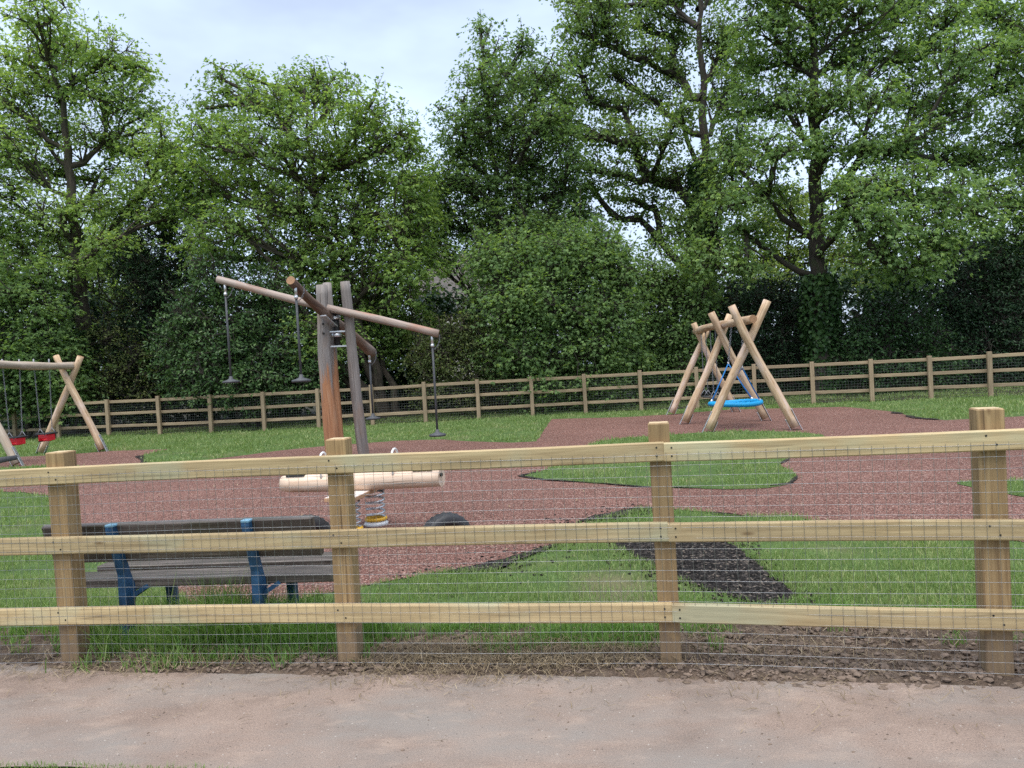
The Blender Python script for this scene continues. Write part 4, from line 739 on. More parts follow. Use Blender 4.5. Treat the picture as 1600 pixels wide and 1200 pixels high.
sl = thing('log_swing', 'frame of crossed weathered logs carrying two red toddler swings by the edge of the trees', 'swing frame', (-10.7, 18.4, 0))
dirb = V3(-.40, -2.6, 0)
for k, (f, t, bd) in enumerate((((-9.83, 18.35, 0), (-10.846, 18.42, 2.35), .02), ((-11.5, 18.6, 0), (-10.338, 18.55, 2.31), .02), ((-10.30, 15.9, 0), (-11.36, 15.85, 2.36), .0), ((-12.0, 16.1, 0), (-10.85, 16.02, 2.33), .0))):
    aframe_leg(sl, f, t, .078, 40 + k, m='log' if k < 2 else 'log_grey', bend=bd)
mb = MB(); mb.tube(log_pts((-10.55, 18.62, 2.09), (-11.13, 15.5, 2.16), 18, .03, 33, .018), log_rad(.085, .095, 18, 33, .08), 14, 0, 1, .012); mb.build('beam', [M['log_grey'], M['log_end']], sl)
for (loc, lab) in (((-10.72, 17.62, .50), 'red toddler swing seat with black rim beside the crossed logs'), ((-10.90, 16.82, .50), 'red toddler swing seat with black rim farther from the crossed logs')):
    hung_swing(loc, PI / 2 - .15, lab, 1.60, .36, 'toddler', 'red toddler swings')
bb = thing('balance_board', 'dark low balance board poking in at the left edge', 'balance board', (-10.0, 14.2, 0))
mb = MB(); mb.tube([(-10.6, 14.05, .20), (-9.9, 14.25, .245), (-9.40, 14.5, .30)], [.032, .028, .018], 8, 0, 0, flat=2.4); mb.build('board', M['rubber_grey'], bb)
mb = MB(); mb.tube([(-10.0, 14.22, 0), (-10.0, 14.22, .21)], .07, 12); mb.build('pivot', M['galv'], bb)

# ------------------------------------------------------------------ four-armed pendulum swing
sp = thing('spinning_swing', 'tall silvered log mast with two crossed tilting arms and steel fittings', 'spinning swing', (-2.9, 13.2, 0))
def mast(f, t, r0, r1, mats, seed, bd=.02):
    mb = MB(); mb.tube(log_pts(f, t, 20, bd, seed, .012), log_rad(r0, r1, 20, seed, .03), 16, 0, 1, .015)
    for i, fc in enumerate(mb.f):   # bark colour changes part way up the orange post
        if len(mats) > 2 and mb.m[i] == 0:
            z = np.mean([mb.v[q][2] for q in fc]); mb.m[i] = 2 if z < 1.75 + .15 * math.sin(i * 1.7) else 0
    return mb.build('post', mats, sp)
mast((-3.105, 13.0, -.1), (-3.125, 13.02, 3.04), .135, .092, [M['two_a'], M['old_grey']], 61, .012)
mast((-3.01, 13.10, -.1), (-3.13, 13.44, 3.12), .125, .075, [M['two_b'], M['old_grey']], 62, .012)
mast((-2.62, 13.25, -.1), (-2.745, 13.1, 3.09), .100, .082, [M['old_grey'], M['old_grey']], 63, -.012)
def arm(a, b, r0, r1, m, seed, bd):
    mb = MB(); mb.tube(log_pts(a, b, 22, bd, seed, .016), log_rad(r0, r1, 22, seed, .04), 14, 0, 1, .012); return mb.build('arm', [m, M['log_end']], sp)
A0, A1 = V3(-4.944, 13.22, 3.255), V3(-1.192, 12.98, 2.10); B0, B1 = V3(-3.226, 11.6, 2.985), V3(-2.686, 14.9, 1.924)
arm(A0, A1, .062, .066, M['old_pale'], 71, -.07); arm(B0, B1, .066, .100, M['old_brown'], 72, .06)
mb = MB()
mb.tube([(-2.94, 13.15, 2.02), (-2.94, 13.15, 2.62)], .055, 14, 0); mb.tube([(-2.94, 13.15, 2.16), (-2.94, 13.15, 2.22)], .085, 16, 1); mb.tube([(-2.94, 13.15, 2.46), (-2.94, 13.15, 2.52)], .085, 16, 1)
for z in (2.0, 2.25): mb.box((-2.90, 13.10, z), (V3(.94, .34, 0), V3(-.34, .94, 0), Z), (.15, .025, .014), 1, bev=.004)
mb.box((-3.0, 13.05, 2.66), (V3(.955, -.06, -.29), V3(.06, .998, 0), V3(.29, 0, .955)), (.30, .045, .012), 1, bev=.004)
mb.box((-2.99, 12.88, 2.42), (V3(.15, .94, -.30), V3(-.987, .16, 0), V3(.05, .3, .95)), (.26, .05, .012), 1, bev=.004)
mb.build('bearing', [M['nail'], M['galv']], sp)
for z in (2.38, 2.22):
    mb = MB(); mb.tube([(-3.10, 12.88, z), (-3.10, 12.915, z)], .018, 8); mb.build('bolt', M['nail'], sp)
def pendulum(top, ln, label):
    t = thing('pendulum_swing', label, 'swing', tuple(top - Z * ln), 'pendulum seats of the spinning swing'); q = np.asarray(top, float); e = q - Z * ln
    mb = MB(); mb.tube([q + Z * .07, q - Z * .10], .022, 8); mb.tube([q - Z * .10, q - Z * .15], .03, 8); mb.build('shackle', M['galv'], t)
    mb = MB(); mb.tube([q - Z * .14, lerp(q, e, .5), e + Z * .07], .019, 8); mb.build('rod', M['rubber_grey'], t)
    mb = MB(); pr = []
    for r, z in ((.135, -.018), (.145, 0), (.14, .018), (.075, .035), (.035, .055), (.026, .10)): pr.append((r, z))
    mb.tube([e + Z * z for r, z in pr], [r for r, z in pr], 24); mb.build('seat', M['rubber_grey'], t)
    mb = MB(); P = [q + V3(.13, 0, .06), q + V3(.125, 0, -.05), q + V3(.09, 0, -.13), q + V3(.03, 0, -.19)]
    for a, b in zip(P[:-1], P[1:]): chain_mesh(mb, a, b, .03, .004, .009)
    mb.build('chain', M['chain'], t); return t
tA0 = lerp(A0, A1, .035) - Z * .09; tA1 = lerp(A0, A1, .97) - Z * .09; tB0 = lerp(B0, B1, .04) - Z * .09; tB1 = lerp(B0, B1, .965) - Z * .10
pendulum(tA0, 1.63, 'black disc seat hanging high under the raised end of the pale arm'); pendulum(tA1, 1.64, 'black disc seat hanging low under the lowered end of the pale arm')
pendulum(tB0, 1.40, 'black disc seat hanging high under the raised end of the brown arm'); pendulum(tB1, 1.22, 'black disc seat hanging low under the lowered end of the brown arm')

# ------------------------------------------------------------------ spring seesaw
ss = thing('spring_seesaw', 'pale peeled log seesaw on two steel springs with white handles', 'seesaw', (-1.5, 7.4, 0))
La, Lb = V3(-2.335, 7.65, .450), V3(-.706, 7.18, .494); ld = (Lb - La) / np.linalg.norm(Lb - La)
mb = MB(); mb.tube(log_pts(La, Lb, 16, .012, 81, .004), [.078] + log_rad(.090, .090, 14, 81, .02) + [.086], 20, 0, 0, .006); mb.build('log', M['log_new'], ss)
dy = V3(.20, .98, 0); dy /= np.linalg.norm(dy); dx = V3(dy[1], -dy[0], 0)
bc = V3(-1.555, 7.40, .365)
mb = MB(); mb.box(bc, (dx, dy, Z), (.150, .40, .018), 0, bev=.003); mb.build('board', M['oak'], ss)
mb = MB(); mb.box(bc + Z * .0195, (dx, dy, Z), (.147, .396, .002), 0); mb.build('board_top', M['board_top'], ss)
for s in (-1, 1):
    c = V3(-1.42, 7.60, 0) if s > 0 else V3(-1.575, 7.16, 0); c[2] = 0; mb = MB(); P = []
    for a in np.linspace(0, 2 * PI * 4.6, 110): P.append(c + V3(math.cos(a) * .088, math.sin(a) * .088, .075 + a / (2 * PI * 4.6) * .275))
    mb.tube(P, .0105, 8); spring = mb.build('spring', M['galv'], ss)
    mb = MB(); mb.tube([c + Z * .0, c + Z * .03, c + Z * .045], [.118, .118, .10], 24, 0); mb.build('spring_base', M['white_steel'], spring)
    mb = MB(); mb.tube([c + V3(math.cos(a) * .095, math.sin(a) * .095, .066) for a in np.linspace(0, 2 * PI, 28, endpoint=False)], .018, 8, closed=True, cap=None); mb.build('clamp_ring', M['yellow'], spring)
    mb = MB(); mb.tube([c + Z * .345, c + Z * .357], .10, 20); mb.build('top_plate', M['nail'], spring)
for t in (.275, .725):
    c = lerp(La, Lb, t) + Z * .085; mb = MB(); pd = V3(-ld[1], ld[0], 0)
    mb.tube([c + pd * .07 * math.cos(a) + Z * (.125 + .085 * math.sin(a)) for a in np.linspace(-.5, PI + .5, 18)], .011, 8)
    for s in (-1, 1): mb.tube([c + pd * s * .062 - Z * .03, c + pd * s * .062 + Z * .085], .011, 8)
    mb.build('handle', M['white_steel'], ss)
for t, s in ((.10, 1), (.90, -1)):
    c = lerp(La, Lb, t) + Z * .088; mb = MB(); pd = V3(-ld[1], ld[0], 0); mb.box(c, (ld, pd, Z), (.10, .06, .012), 0, bev=.006); mb.build('seat_pad', M['rubber'], ss)
mb = MB(); mb.tube([Lb - ld * .005 + Z * .035 + V3(0, -.045, 0), Lb + ld * .012 + Z * .035 + V3(0, -.045, 0)], .018, 10); mb.build('bolt', M['nail'], ss)

def tyre(c, yaw, label):
    """upright tyre sunk to its axle"""
    mb = MB(); ax = V3(math.cos(yaw), math.sin(yaw), 0); fw = V3(-ax[1], ax[0], 0)
    prof = [(-.075, .150), (-.088, .19), (-.085, .235), (-.066, .262), (-.03, .270), (0, .272), (.03, .270), (.066, .262), (.085, .235), (.088, .19), (.075, .150), (.05, .165), (.05, .24), (-.05, .24), (-.05, .165)]
    n = 56; base = len(mb.v)
    for i in range(n):
        a = 2 * PI * i / n; d = fw * math.cos(a) + Z * math.sin(a)
        for j, (w, r) in enumerate(prof):
            rr = r - (.009 if (3 <= j <= 7 and i % 2) else 0); mb.v.append(tuple(np.array(c) + ax * w + d * rr))
    k = len(prof)
    for i in range(n):
        for j in range(k):
            i2 = (i + 1) % n; j2 = (j + 1) % k; mb.face((base + i * k + j, base + i2 * k + j, base + i2 * k + j2, base + i * k + j2), [(0, 0)] * 4, 0, j not in (3, 4, 5, 6))
    o = mb.build('tyre', M['rubber'], None, c); return tag(o, label, 'tyre', 'half buried tyres under the seesaw')
tyre((-.69, 7.15, -.10), -1.05, 'black tyre half buried in the red rubber under the bolted end of the log')
tyre((-2.05, 7.36, -.085), -1.05, 'black tyre half buried in the red rubber behind the bench')

# ------------------------------------------------------------------ bench
be = thing('park_bench', 'old bench with dark weathered slats on blue painted legs, seen from behind', 'bench', (-1.9, 4.6, 0))
ya = -.105; bx = V3(math.cos(ya), math.sin(ya), 0); by = V3(-math.sin(ya), math.cos(ya), 0); bo = V3(-1.92, 4.30, 0)
at = lambda x, y, z: bo + bx * x + by * y + Z * z
lean = by * .30 + Z * .954; lean /= np.linalg.norm(lean); ln = np.cross(bx, lean)
lean2 = -by * .28 + Z * .96; lean2 /= np.linalg.norm(lean2); ln2 = np.cross(bx, lean2)
mb = MB()
mb.box(at(.005, -.015, .700), (bx, ln2, lean2), (.795, .020, .043), 0, bev=.006); mb.box(at(.02, .035, .555), (bx, ln2, lean2), (.80, .020, .043), 0, bev=.006)
mb.build('backrest', M['slat'], be)
mb = MB()
mb.box(at(.04, .19, .368), (bx, by, Z), (.84, .10, .024), 0, bev=.006); mb.box(at(.06, .44, .386), (bx, by, Z), (.80, .10, .024), 0, bev=.006)
mb.build('seat', M['slat'], be)
for x in (-.355, .435):
    mb = MB(); w = .023
    def bar(pts, ths, m=0):
        base = len(mb.v)
        for (y, z), t in zip(pts, ths):
            for s in (-1, 1):
                for q in (-1, 1): mb.v.append(tuple(at(x + s * w, y + q * t, z)))
        for i in range(len(pts) - 1):
            a = base + i * 4; b = a + 4
            for e, f_ in ((0, 1), (1, 3), (3, 2), (2, 0)): mb.face((a + e, a + f_, b + f_, b + e), [(0, 0)] * 4, m)
        mb.face((base, base + 2, base + 3, base + 1), [(0, 0)] * 4, m); a = base + 4 * (len(pts) - 1); mb.face((a, a + 1, a + 3, a + 2), [(0, 0)] * 4, m)
    bar([(-.058, .732), (-.058, .71), (.03, .44), (.05, .34), (.04, .26), (.03, -.05)], [.022, .022, .028, .05, .042, .034]); mb.build('leg', M['blue_steel'], be)
    mb = MB(); mb.box(at(x, -.058, .735), (bx, by, Z), (.025, .025, .008), 0, bev=.004); mb.build('leg_cap', M['blue_top'], be)
    mb = MB(); bar([(.52, .352), (.50, .30), (.52, -.05)], [.05, .034, .028]); mb.build('leg', M['blue_steel'], be)
    mb = MB(); mb.box(at(x, .28, .338), (bx, by, Z), (.022, .27, .014), 0, bev=.003); mb.box(at(x + .06, .08, .325), (bx * .85 + Z * .53, by, -bx * .53 + Z * .85), (.05, .03, .012), 0); mb.build('seat_bearer', M['blue_steel'], be)

# ------------------------------------------------------------------ trees
def build_leaves(name, parent, P, D, NR, ln, wd, m, lobed=False):
    """folded leaves, one blade or three pointed lobes: P base, D direction, NR face normal"""
    D = D / (np.linalg.norm(D, axis=1)[:, None] + 1e-9); S = np.cross(D, NR); S /= np.linalg.norm(S, axis=1)[:, None] + 1e-9; U = np.cross(S, D)
    n = len(P); l = ln[:, None]; w = wd[:, None]
    if lobed:
        v = np.zeros((n, 8, 3), np.float32)
        v[:, 0] = P; v[:, 1] = P + D * l * .50 + S * w * .20 + U * w * .10; v[:, 2] = P + D * l - U * l * .16; v[:, 3] = P + D * l * .50 - S * w * .20 + U * w * .10
        v[:, 4] = P + D * l * .10 + S * w * .30; v[:, 5] = P + D * l * .55 + S * w * .62 - U * w * .05; v[:, 6] = P + D * l * .55 - S * w * .62 - U * w * .05; v[:, 7] = P + D * l * .10 - S * w * .30
        b = np.arange(n)[:, None] * 8
        idx = np.concatenate([b + np.array([[0, 1, 2, 3]]), b + np.array([[0, 4, 5, 1]]), b + np.array([[0, 3, 6, 7]])], 1).ravel()
        return np_mesh(name, v.reshape(-1, 3), np.full(n * 3, 4), idx, m, parent)
    v = np.zeros((n, 6, 3), np.float32)
    v[:, 0] = P; v[:, 1] = P + D * l * .30 + S * w * .5 + U * w * .16; v[:, 2] = P + D * l * .62 + S * w * .42 + U * w * .06
    v[:, 3] = P + D * l - U * l * .12; v[:, 4] = P + D * l * .62 - S * w * .42 + U * w * .06; v[:, 5] = P + D * l * .30 - S * w * .5 + U * w * .16
    b = np.arange(n)[:, None] * 6
    idx = np.concatenate([b + np.array([[0, 1, 2, 3]]), b + np.array([[0, 3, 4, 5]])], 1).ravel()
    return np_mesh(name, v.reshape(-1, 3), np.full(n * 2, 4), idx, m, parent)
def sprays(blobs, dens, per, ln, rg, droop=.15, spread=.42, up=.7, hollow=2.2, flat=.13, whips=.0):
    PP, DD, NN, tips = [], [], [], []
    for (x, y, z, rx, ry, rz) in blobs:
        k = max(4, int(dens * PI * rx * rz))
        rx *= 1.08; ry *= 1.1; rz *= 1.08; u = rg.normal(size=(k, 3)); u /= np.linalg.norm(u, axis=1)[:, None]; r = rg.uniform(0, 1, k) ** (1 / hollow)
        r *= 1 + .26 * rg.normal(size=k) * (rg.uniform(0, 1, k) < .6)
        c = np.array([x, y, z]) + u * r[:, None] * np.array([rx, ry, rz])
        out = u * np.array([1 / rx, 1 / ry, 1 / rz]); out /= np.linalg.norm(out, axis=1)[:, None]
        ax = out * np.array([1, 1, .30]) + rg.normal(size=(k, 3)) * np.array([.5, .5, .22]); ax[:, 2] -= droop * .6; ax /= np.linalg.norm(ax, axis=1)[:, None]
        tips.append(c)
        side = np.cross(ax, [0, 0, 1.]); side /= np.linalg.norm(side, axis=1)[:, None] + 1e-9; nn = np.cross(side, ax)
        sc = rg.uniform(.65, 1.3, k)[:, None, None]
        t = rg.uniform(-.7, 1, (k, per, 1)); s = rg.uniform(-1, 1, (k, per, 1)); h = rg.normal(size=(k, per, 1))
        p = c[:, None] + (ax[:, None] * t * spread + side[:, None] * s * spread * .8 * (1.1 - np.abs(t) * .6) + nn[:, None] * h * spread * flat) * sc
        p[..., 2] -= (np.maximum(t[..., 0], 0) ** 2 + .6 * s[..., 0] ** 2) * spread * .38
        d = ax[:, None] * .6 + side[:, None] * s * .9 + rg.normal(size=(k, per, 3)) * .45; d[..., 2] -= droop * 1.6
        nr = np.array([0, 0, up]) + out[:, None] * .6 + rg.normal(size=(k, per, 3)) * .34
        PP.append(p.reshape(-1, 3)); DD.append(d.reshape(-1, 3)); NN.append(nr.reshape(-1, 3))
    # loose leading shoots that stand out of the crown's outline
    tp = np.array(tips_c := np.concatenate(tips)); ctr = np.array([[b[0], b[1], b[2]] for b in blobs]).mean(0)
    if whips > 0:
        big = tp[rg.uniform(0, 1, len(tp)) < whips]; dv = big - ctr; dv /= np.linalg.norm(dv, axis=1)[:, None]; dv = dv * .8 + np.array([0, 0, .55]) + rg.normal(size=dv.shape) * .25
        k = len(big); L = rg.uniform(.3, .85, k)[:, None, None]; t = rg.uniform(.1, 1, (k, 18, 1))
        p = big[:, None] + dv[:, None] * L * t + rg.normal(size=(k, 18, 3)) * .09; d = dv[:, None] * .5 + rg.normal(size=(k, 18, 3)) * .7; nr = np.array([0, 0, .8]) + rg.normal(size=(k, 18, 3)) * .5
        PP.append(p.reshape(-1, 3)); DD.append(d.reshape(-1, 3)); NN.append(nr.reshape(-1, 3))
        tips.append(np.stack([big, big + dv * L[:, 0]], 1))
    else: tips.append(np.zeros((0, 2, 3)))
    return np.concatenate(PP), np.concatenate(DD), np.concatenate(NN), tips
def resample(P, k):
    P = np.asarray(P, float); s = np.concatenate([[0], np.cumsum(np.linalg.norm(np.diff(P, axis=0), axis=1))]); t = np.linspace(0, s[-1], k)
    return np.stack([np.interp(t, s, P[:, i]) for i in range(3)], 1)
DENS, LSC = 2.2, .71
def tree(tab, name, label, cat, m, bark, r0, seed, dens=17, per=11, ln=.17, ratio=.72, droop=.15, spread=.42, up=.7, ivy=None, twig=.8, group=None, hollow=2.2, stems=0, crown='crown', rise=.2, whips=.06, limb=1.0):
    o, tr, blobs = tab; rg = np.random.RandomState(seed); root = thing(name, label, cat, o, group); off = np.array(o)
    blobs = [b for b in blobs if b[2] > -0.2]
    P, D, NR, tips = sprays(blobs, dens * DENS, per, ln * LSC, rg, droop, spread, up, hollow, .10, whips)
    ln *= LSC
    k = P[:, 2] > .05; P, D, NR = P[k], D[k], NR[k]
    n = len(P); l = ln * rg.uniform(.65, 1.25, n)
    build_leaves(crown, root, P, D, NR, l, l * ratio, m, lobed=ratio > .7)
    T = resample(tr, 26); top = T[-1][2]
    # limbs: every blob hangs off the nearest trunk point or lower limb node
    nodes = [(T[i], None, 0.0) for i in range(len(T))]; first = len(nodes); kids = {}
    order = sorted(range(len(blobs)), key=lambda i: min(np.linalg.norm(np.array(blobs[i][:3]) - T, axis=1)))
    lo = T[int(len(T) * .30)][2]
    for i in order:
        c = np.array(blobs[i][:3]) - np.array([0, 0, blobs[i][5] * .35]); best = None
        for j, (p, par, ln_) in enumerate(nodes):
            if j < first and (p[2] < lo or p[2] > c[2] - rise * np.linalg.norm((c - p)[:2])): continue
            dd = c - p; cost = np.linalg.norm(dd) + .35 * ln_ + max(0, -dd[2]) * 2.0
            if best is None or cost < best[0]: best = (cost, j)
        if best is None: best = (0, int(len(T) * .4))
        j = best[1]; nodes.append((c, j, nodes[j][2] + np.linalg.norm(c - nodes[j][0])))
    wgt = [0.0] * len(nodes)
    for i in range(len(nodes) - 1, first - 1, -1):
        wgt[i] += 1; wgt[nodes[i][1]] += wgt[i]
    mb = MB(); rad = [r0 * (1 - .86 * (i / 25) ** .8) * (1 + .7 * math.exp(-i * 1.1)) for i in range(26)]
    wob = [T[i] + rg.normal(size=3) * .05 * (i > 0) for i in range(26)]; mb.tube(wob, rad, 12, 0, None, .04)
    rl = lambda w: limb * min(r0 * .55, .030 + .034 * math.sqrt(w))
    for i in range(first, len(nodes)):
        c, j, _ = nodes[i]; p = nodes[j][0]; L = np.linalg.norm(c - p); sag = np.array([0, 0, -.10 * L]) if j < first else np.array([0, 0, -.03 * L])
        kk = max(4, int(L / .5)); pts = []
        for t in np.linspace(0, 1, kk): pts.append(lerp(p, c, t) + sag * math.sin(PI * t) + rg.normal(size=3) * .045 * L ** .5 * (0 < t < 1))
        ra = rl(wgt[i]) * 1.25; rb = rl(wgt[i]) * .75; mb.tube(pts, [ra + (rb - ra) * t for t in np.linspace(0, 1, kk)], 7, 0, None, .05)
        tp = tips[i - first] if False else tips[order[i - first]]
        anchors = [np.array(q) for q in pts[max(1, kk // 3):]]
        for q in tp[rg.permutation(len(tp))[:max(2, len(tp) // 9)]]:      # side branches inside the clump
            a = pts[rg.randint(max(1, kk // 4), kk)]; v = q - a; c1 = a + v * .45 + rg.normal(size=3) * .12 + np.array([0, 0, -.06]); c2 = a + v * .8 + rg.normal(size=3) * .08
            mb.tube([a, c1, c2, q], [min(rb, .038), .028, .020, .009], 5, 0, None); anchors += [c1, c2, a + v * .6]
        A = np.array(anchors)
        for q in tp[rg.uniform(0, 1, len(tp)) < twig]:
            a = A[np.argmin(np.linalg.norm(A - q, axis=1) + rg.uniform(0, .25, len(A)))]; v = q - a; mb.tube([a, a + v * .5 + rg.normal(size=3) * .06 + np.array([0, 0, .05]), q], [.017, .012, .006], 4, 0, None)
    for a, b in tips[-1]: mb.tube([a, b], [.012, .005], 4, 0, None)
    for s in range(stems):
        a = V3(rg.normal() * .35, rg.normal() * .3, -.1); b = np.array(blobs[rg.randint(len(blobs))][:3]); pts = [lerp(a, b, t) + rg.normal(size=3) * .12 * (t > 0) for t in np.linspace(0, 1, 8)]; mb.tube(pts, [r0 * .8 * (1 - .8 * t) for t in np.linspace(0, 1, 8)], 8, 0, None, .06)
    mb.v = [tuple(np.array(v) + off) for v in mb.v]; mb.build('trunk', bark, root)
    if ivy:
        za, zb, rr, dn = ivy; k = int(dn * (zb - za) * 40); z = rg.uniform(za, zb, k); a = rg.uniform(0, 2 * PI, k)
        cx = np.interp(z, T[:, 2], T[:, 0]); cy = np.interp(z, T[:, 2], T[:, 1]); rr_ = (rr * (.7 + .6 * vnoise(z * 1.2, a * .8, seed))) * rg.uniform(.7, 1.1, k)
        u = np.stack([np.cos(a), np.sin(a), np.zeros(k)], 1); P = np.stack([cx, cy, z], 1) + u * rr_[:, None]
        D = rg.normal(size=(k, 3)) * .5 + np.array([0, 0, -.6]); NR = u + np.array([0, 0, .45]) + rg.normal(size=(k, 3)) * .3; l = rg.uniform(.09, .17, k)
        build_leaves('ivy', root, P, D, NR, l, l * .95, M['leaf_ivy'])
    return root
M['leaf_light'] = leaf_mat('sycamore leaf light', (0.170, 0.265, 0.087), (0.339, 0.471, 0.167), (0.508, 0.616, 0.235))
M['leaf_mid'] = leaf_mat('maple leaf', (0.121, 0.206, 0.063), (0.248, 0.367, 0.114), (0.394, 0.518, 0.154))
M['leaf_field'] = leaf_mat('field maple leaf', (0.096, 0.170, 0.063), (0.184, 0.291, 0.107), (0.279, 0.388, 0.135))
M['leaf_oak'] = leaf_mat('oak leaf', (0.094, 0.158, 0.053), (0.186, 0.284, 0.098), (0.272, 0.362, 0.125))
M['leaf_syc'] = leaf_mat('sycamore leaf', (0.119, 0.203, 0.077), (0.229, 0.348, 0.130), (0.365, 0.483, 0.158))
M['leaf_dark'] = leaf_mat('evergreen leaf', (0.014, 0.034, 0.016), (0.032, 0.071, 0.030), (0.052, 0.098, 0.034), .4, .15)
M['leaf_laurel'] = leaf_mat('laurel leaf', (0.032, 0.072, 0.026), (0.074, 0.139, 0.044), (0.137, 0.211, 0.072), .32, .2)
M['leaf_hazel'] = leaf_mat('hazel leaf', (0.066, 0.136, 0.042), (0.136, 0.242, 0.077), (0.224, 0.348, 0.106), .45, .35)
M['leaf_bramble'] = leaf_mat('bramble leaf', (0.064, 0.094, 0.032), (0.140, 0.182, 0.067), (0.257, 0.264, 0.116))
M['leaf_ivy'] = leaf_mat('ivy leaf', (0.021, 0.054, 0.017), (0.048, 0.101, 0.031), (0.077, 0.143, 0.042), .35, .15)
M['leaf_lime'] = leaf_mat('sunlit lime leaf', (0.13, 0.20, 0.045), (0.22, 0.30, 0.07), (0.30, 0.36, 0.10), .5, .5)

tree(TREE_LEFT_SYCAMORE, 'sycamore_tree', 'tall open yellow green sycamore behind the toddler swings', 'tree', M['leaf_light'], M['bark'], .36, 1, dens=17, per=12, ln=.18, ratio=.8, up=.9, droop=.10, ivy=(0, 3.6, .42, 14), rise=.7)
tree(TREE_MAPLE_MULTI, 'maple_tree', 'broad bushy green maple rising behind the crossed arm swing', 'tree', M['leaf_mid'], M['bark'], .20, 2, dens=18, per=12, ln=.17, ratio=.8, stems=4, rise=.8)
tree(TREE_FIELD_MAPLE, 'field_maple_tree', 'narrow dark green maple with a single pointed leading shoot', 'tree', M['leaf_field'], M['bark_dark'], .24, 3, dens=20, per=12, ln=.165, ratio=.8, stems=1, rise=.6)
tree(TREE_OAK, 'oak_tree', 'tall open oak with an ivy clad trunk and long bare dark limbs', 'tree', M['leaf_oak'], M['bark_dark'], .36, 4, dens=19, per=13, ln=.175, ratio=.62, spread=.36, up=.5, ivy=(0, 8.6, .55, 22), twig=.6, rise=.8, limb=1.35)
tree(TREE_RIGHT_SYCAMORE, 'sycamore_tree', 'massive green sycamore with ivy on its trunk behind the log swings', 'tree', M['leaf_syc'], M['bark_dark'], .38, 5, dens=15, per=12, ln=.19, ratio=.85, droop=.3, ivy=(0, 3.9, .55, 22), rise=.6)
tree(TREE_EDGE_TREE, 'sycamore_tree', 'green sycamore branches reaching in from outside the right edge of the picture', 'tree', M['leaf_syc'], M['bark_dark'], .36, 6, dens=16, per=12, ln=.18, ratio=.8, droop=.2, rise=.4)
SG = 'shrubs in front of the trees'
tree(TREE_LAUREL, 'laurel_shrub', 'glossy dark laurel shrub behind the raised end of the pale arm', 'shrub', M['leaf_laurel'], M['bark_dark'], .08, 7, dens=34, per=12, ln=.16, ratio=.45, spread=.30, up=.5, group=SG, stems=3, crown='foliage')
tree(TREE_YEW, 'yew_tree', 'very dark yew between the yellow green sycamore and the laurel', 'tree', M['leaf_dark'], M['bark_dark'], .14, 8, dens=34, per=13, ln=.15, ratio=.4, spread=.34, crown='foliage')
tree(TREE_LEFT_BUSH, 'sycamore_sapling', 'low green sycamore sapling thicket behind the red toddler swings', 'shrub', M['leaf_field'], M['bark_dark'], .07, 9, dens=27, per=12, ln=.18, ratio=.8, group=SG, stems=2, crown='foliage')
tree(TREE_THICKET, 'thicket_shrub', 'thin scrubby thicket with a slender stem just right of the yellow green sycamore trunk', 'shrub', M['leaf_bramble'], M['bark_dark'], .07, 10, dens=15, per=10, ln=.13, ratio=.6, group=SG, crown='foliage')
tree(TREE_HAZEL, 'hazel_shrub', 'large bright green hazel bush below the narrow maple and left of the log swings', 'shrub', M['leaf_field'], M['bark_dark'], .08, 11, dens=25, per=12, ln=.18, ratio=.75, spread=.56, whips=.10, group=SG, stems=4, crown='foliage')
tree(TREE_BRAMBLE, 'bramble_shrub', 'yellowish tangled bramble bush below the tiled roof', 'shrub', M['leaf_bramble'], M['bark'], .05, 12, dens=27, per=11, ln=.12, ratio=.6, group=SG, crown='foliage')
tree(TREE_ELDER, 'elder_shrub', 'dark green elder bush directly below the oak', 'shrub', M['leaf_field'], M['bark_dark'], .07, 13, dens=28, per=12, ln=.16, ratio=.6, group=SG, crown='foliage')
tree(TREE_HOLLY, 'holly_tree', 'near black holly behind the crossed logs of the nest swing', 'shrub', M['leaf_dark'], M['bark_dark'], .1, 14, dens=32, per=12, ln=.14, ratio=.5, group=SG, crown='foliage')
tree(TREE_COTONEASTER, 'laurel_shrub', 'deep green bush right of the ivy clad sycamore trunk', 'shrub', M['leaf_ivy'], M['bark_dark'], .07, 15, dens=32, per=12, ln=.15, ratio=.5, group=SG, crown='foliage')
tree(TREE_CONIFER, 'yew_tree', 'dark dense yew against the far fence at the right edge', 'tree', M['leaf_dark'], M['bark_dark'], .14, 16, dens=34, per=12, ln=.15, ratio=.45, crown='foliage')
tree(TREE_FAR_LIME, 'lime_tree', 'pale distant lime tree glimpsed between the sycamore trunk and the yew', 'tree', M['leaf_mid'], M['bark'], .25, 17, dens=9, per=11, ln=.26, spread=.6, ratio=.8)
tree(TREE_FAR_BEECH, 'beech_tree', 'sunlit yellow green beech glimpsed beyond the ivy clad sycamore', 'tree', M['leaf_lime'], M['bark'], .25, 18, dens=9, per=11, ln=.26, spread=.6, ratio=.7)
# far wood that closes the view under the crowns
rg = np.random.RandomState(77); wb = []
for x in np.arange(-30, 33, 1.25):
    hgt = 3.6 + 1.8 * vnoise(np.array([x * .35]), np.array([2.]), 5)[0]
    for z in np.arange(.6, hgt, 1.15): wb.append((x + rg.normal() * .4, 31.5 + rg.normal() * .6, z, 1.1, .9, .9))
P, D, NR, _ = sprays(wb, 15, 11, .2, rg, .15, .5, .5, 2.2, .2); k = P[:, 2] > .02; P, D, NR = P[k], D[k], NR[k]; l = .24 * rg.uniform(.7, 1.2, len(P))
w = build_leaves('woodland', None, P, D, NR, l, l * .6, M['leaf_dark']); tag(w, 'dark mass of undergrowth and wood behind the front trees', None, None, 'stuff')
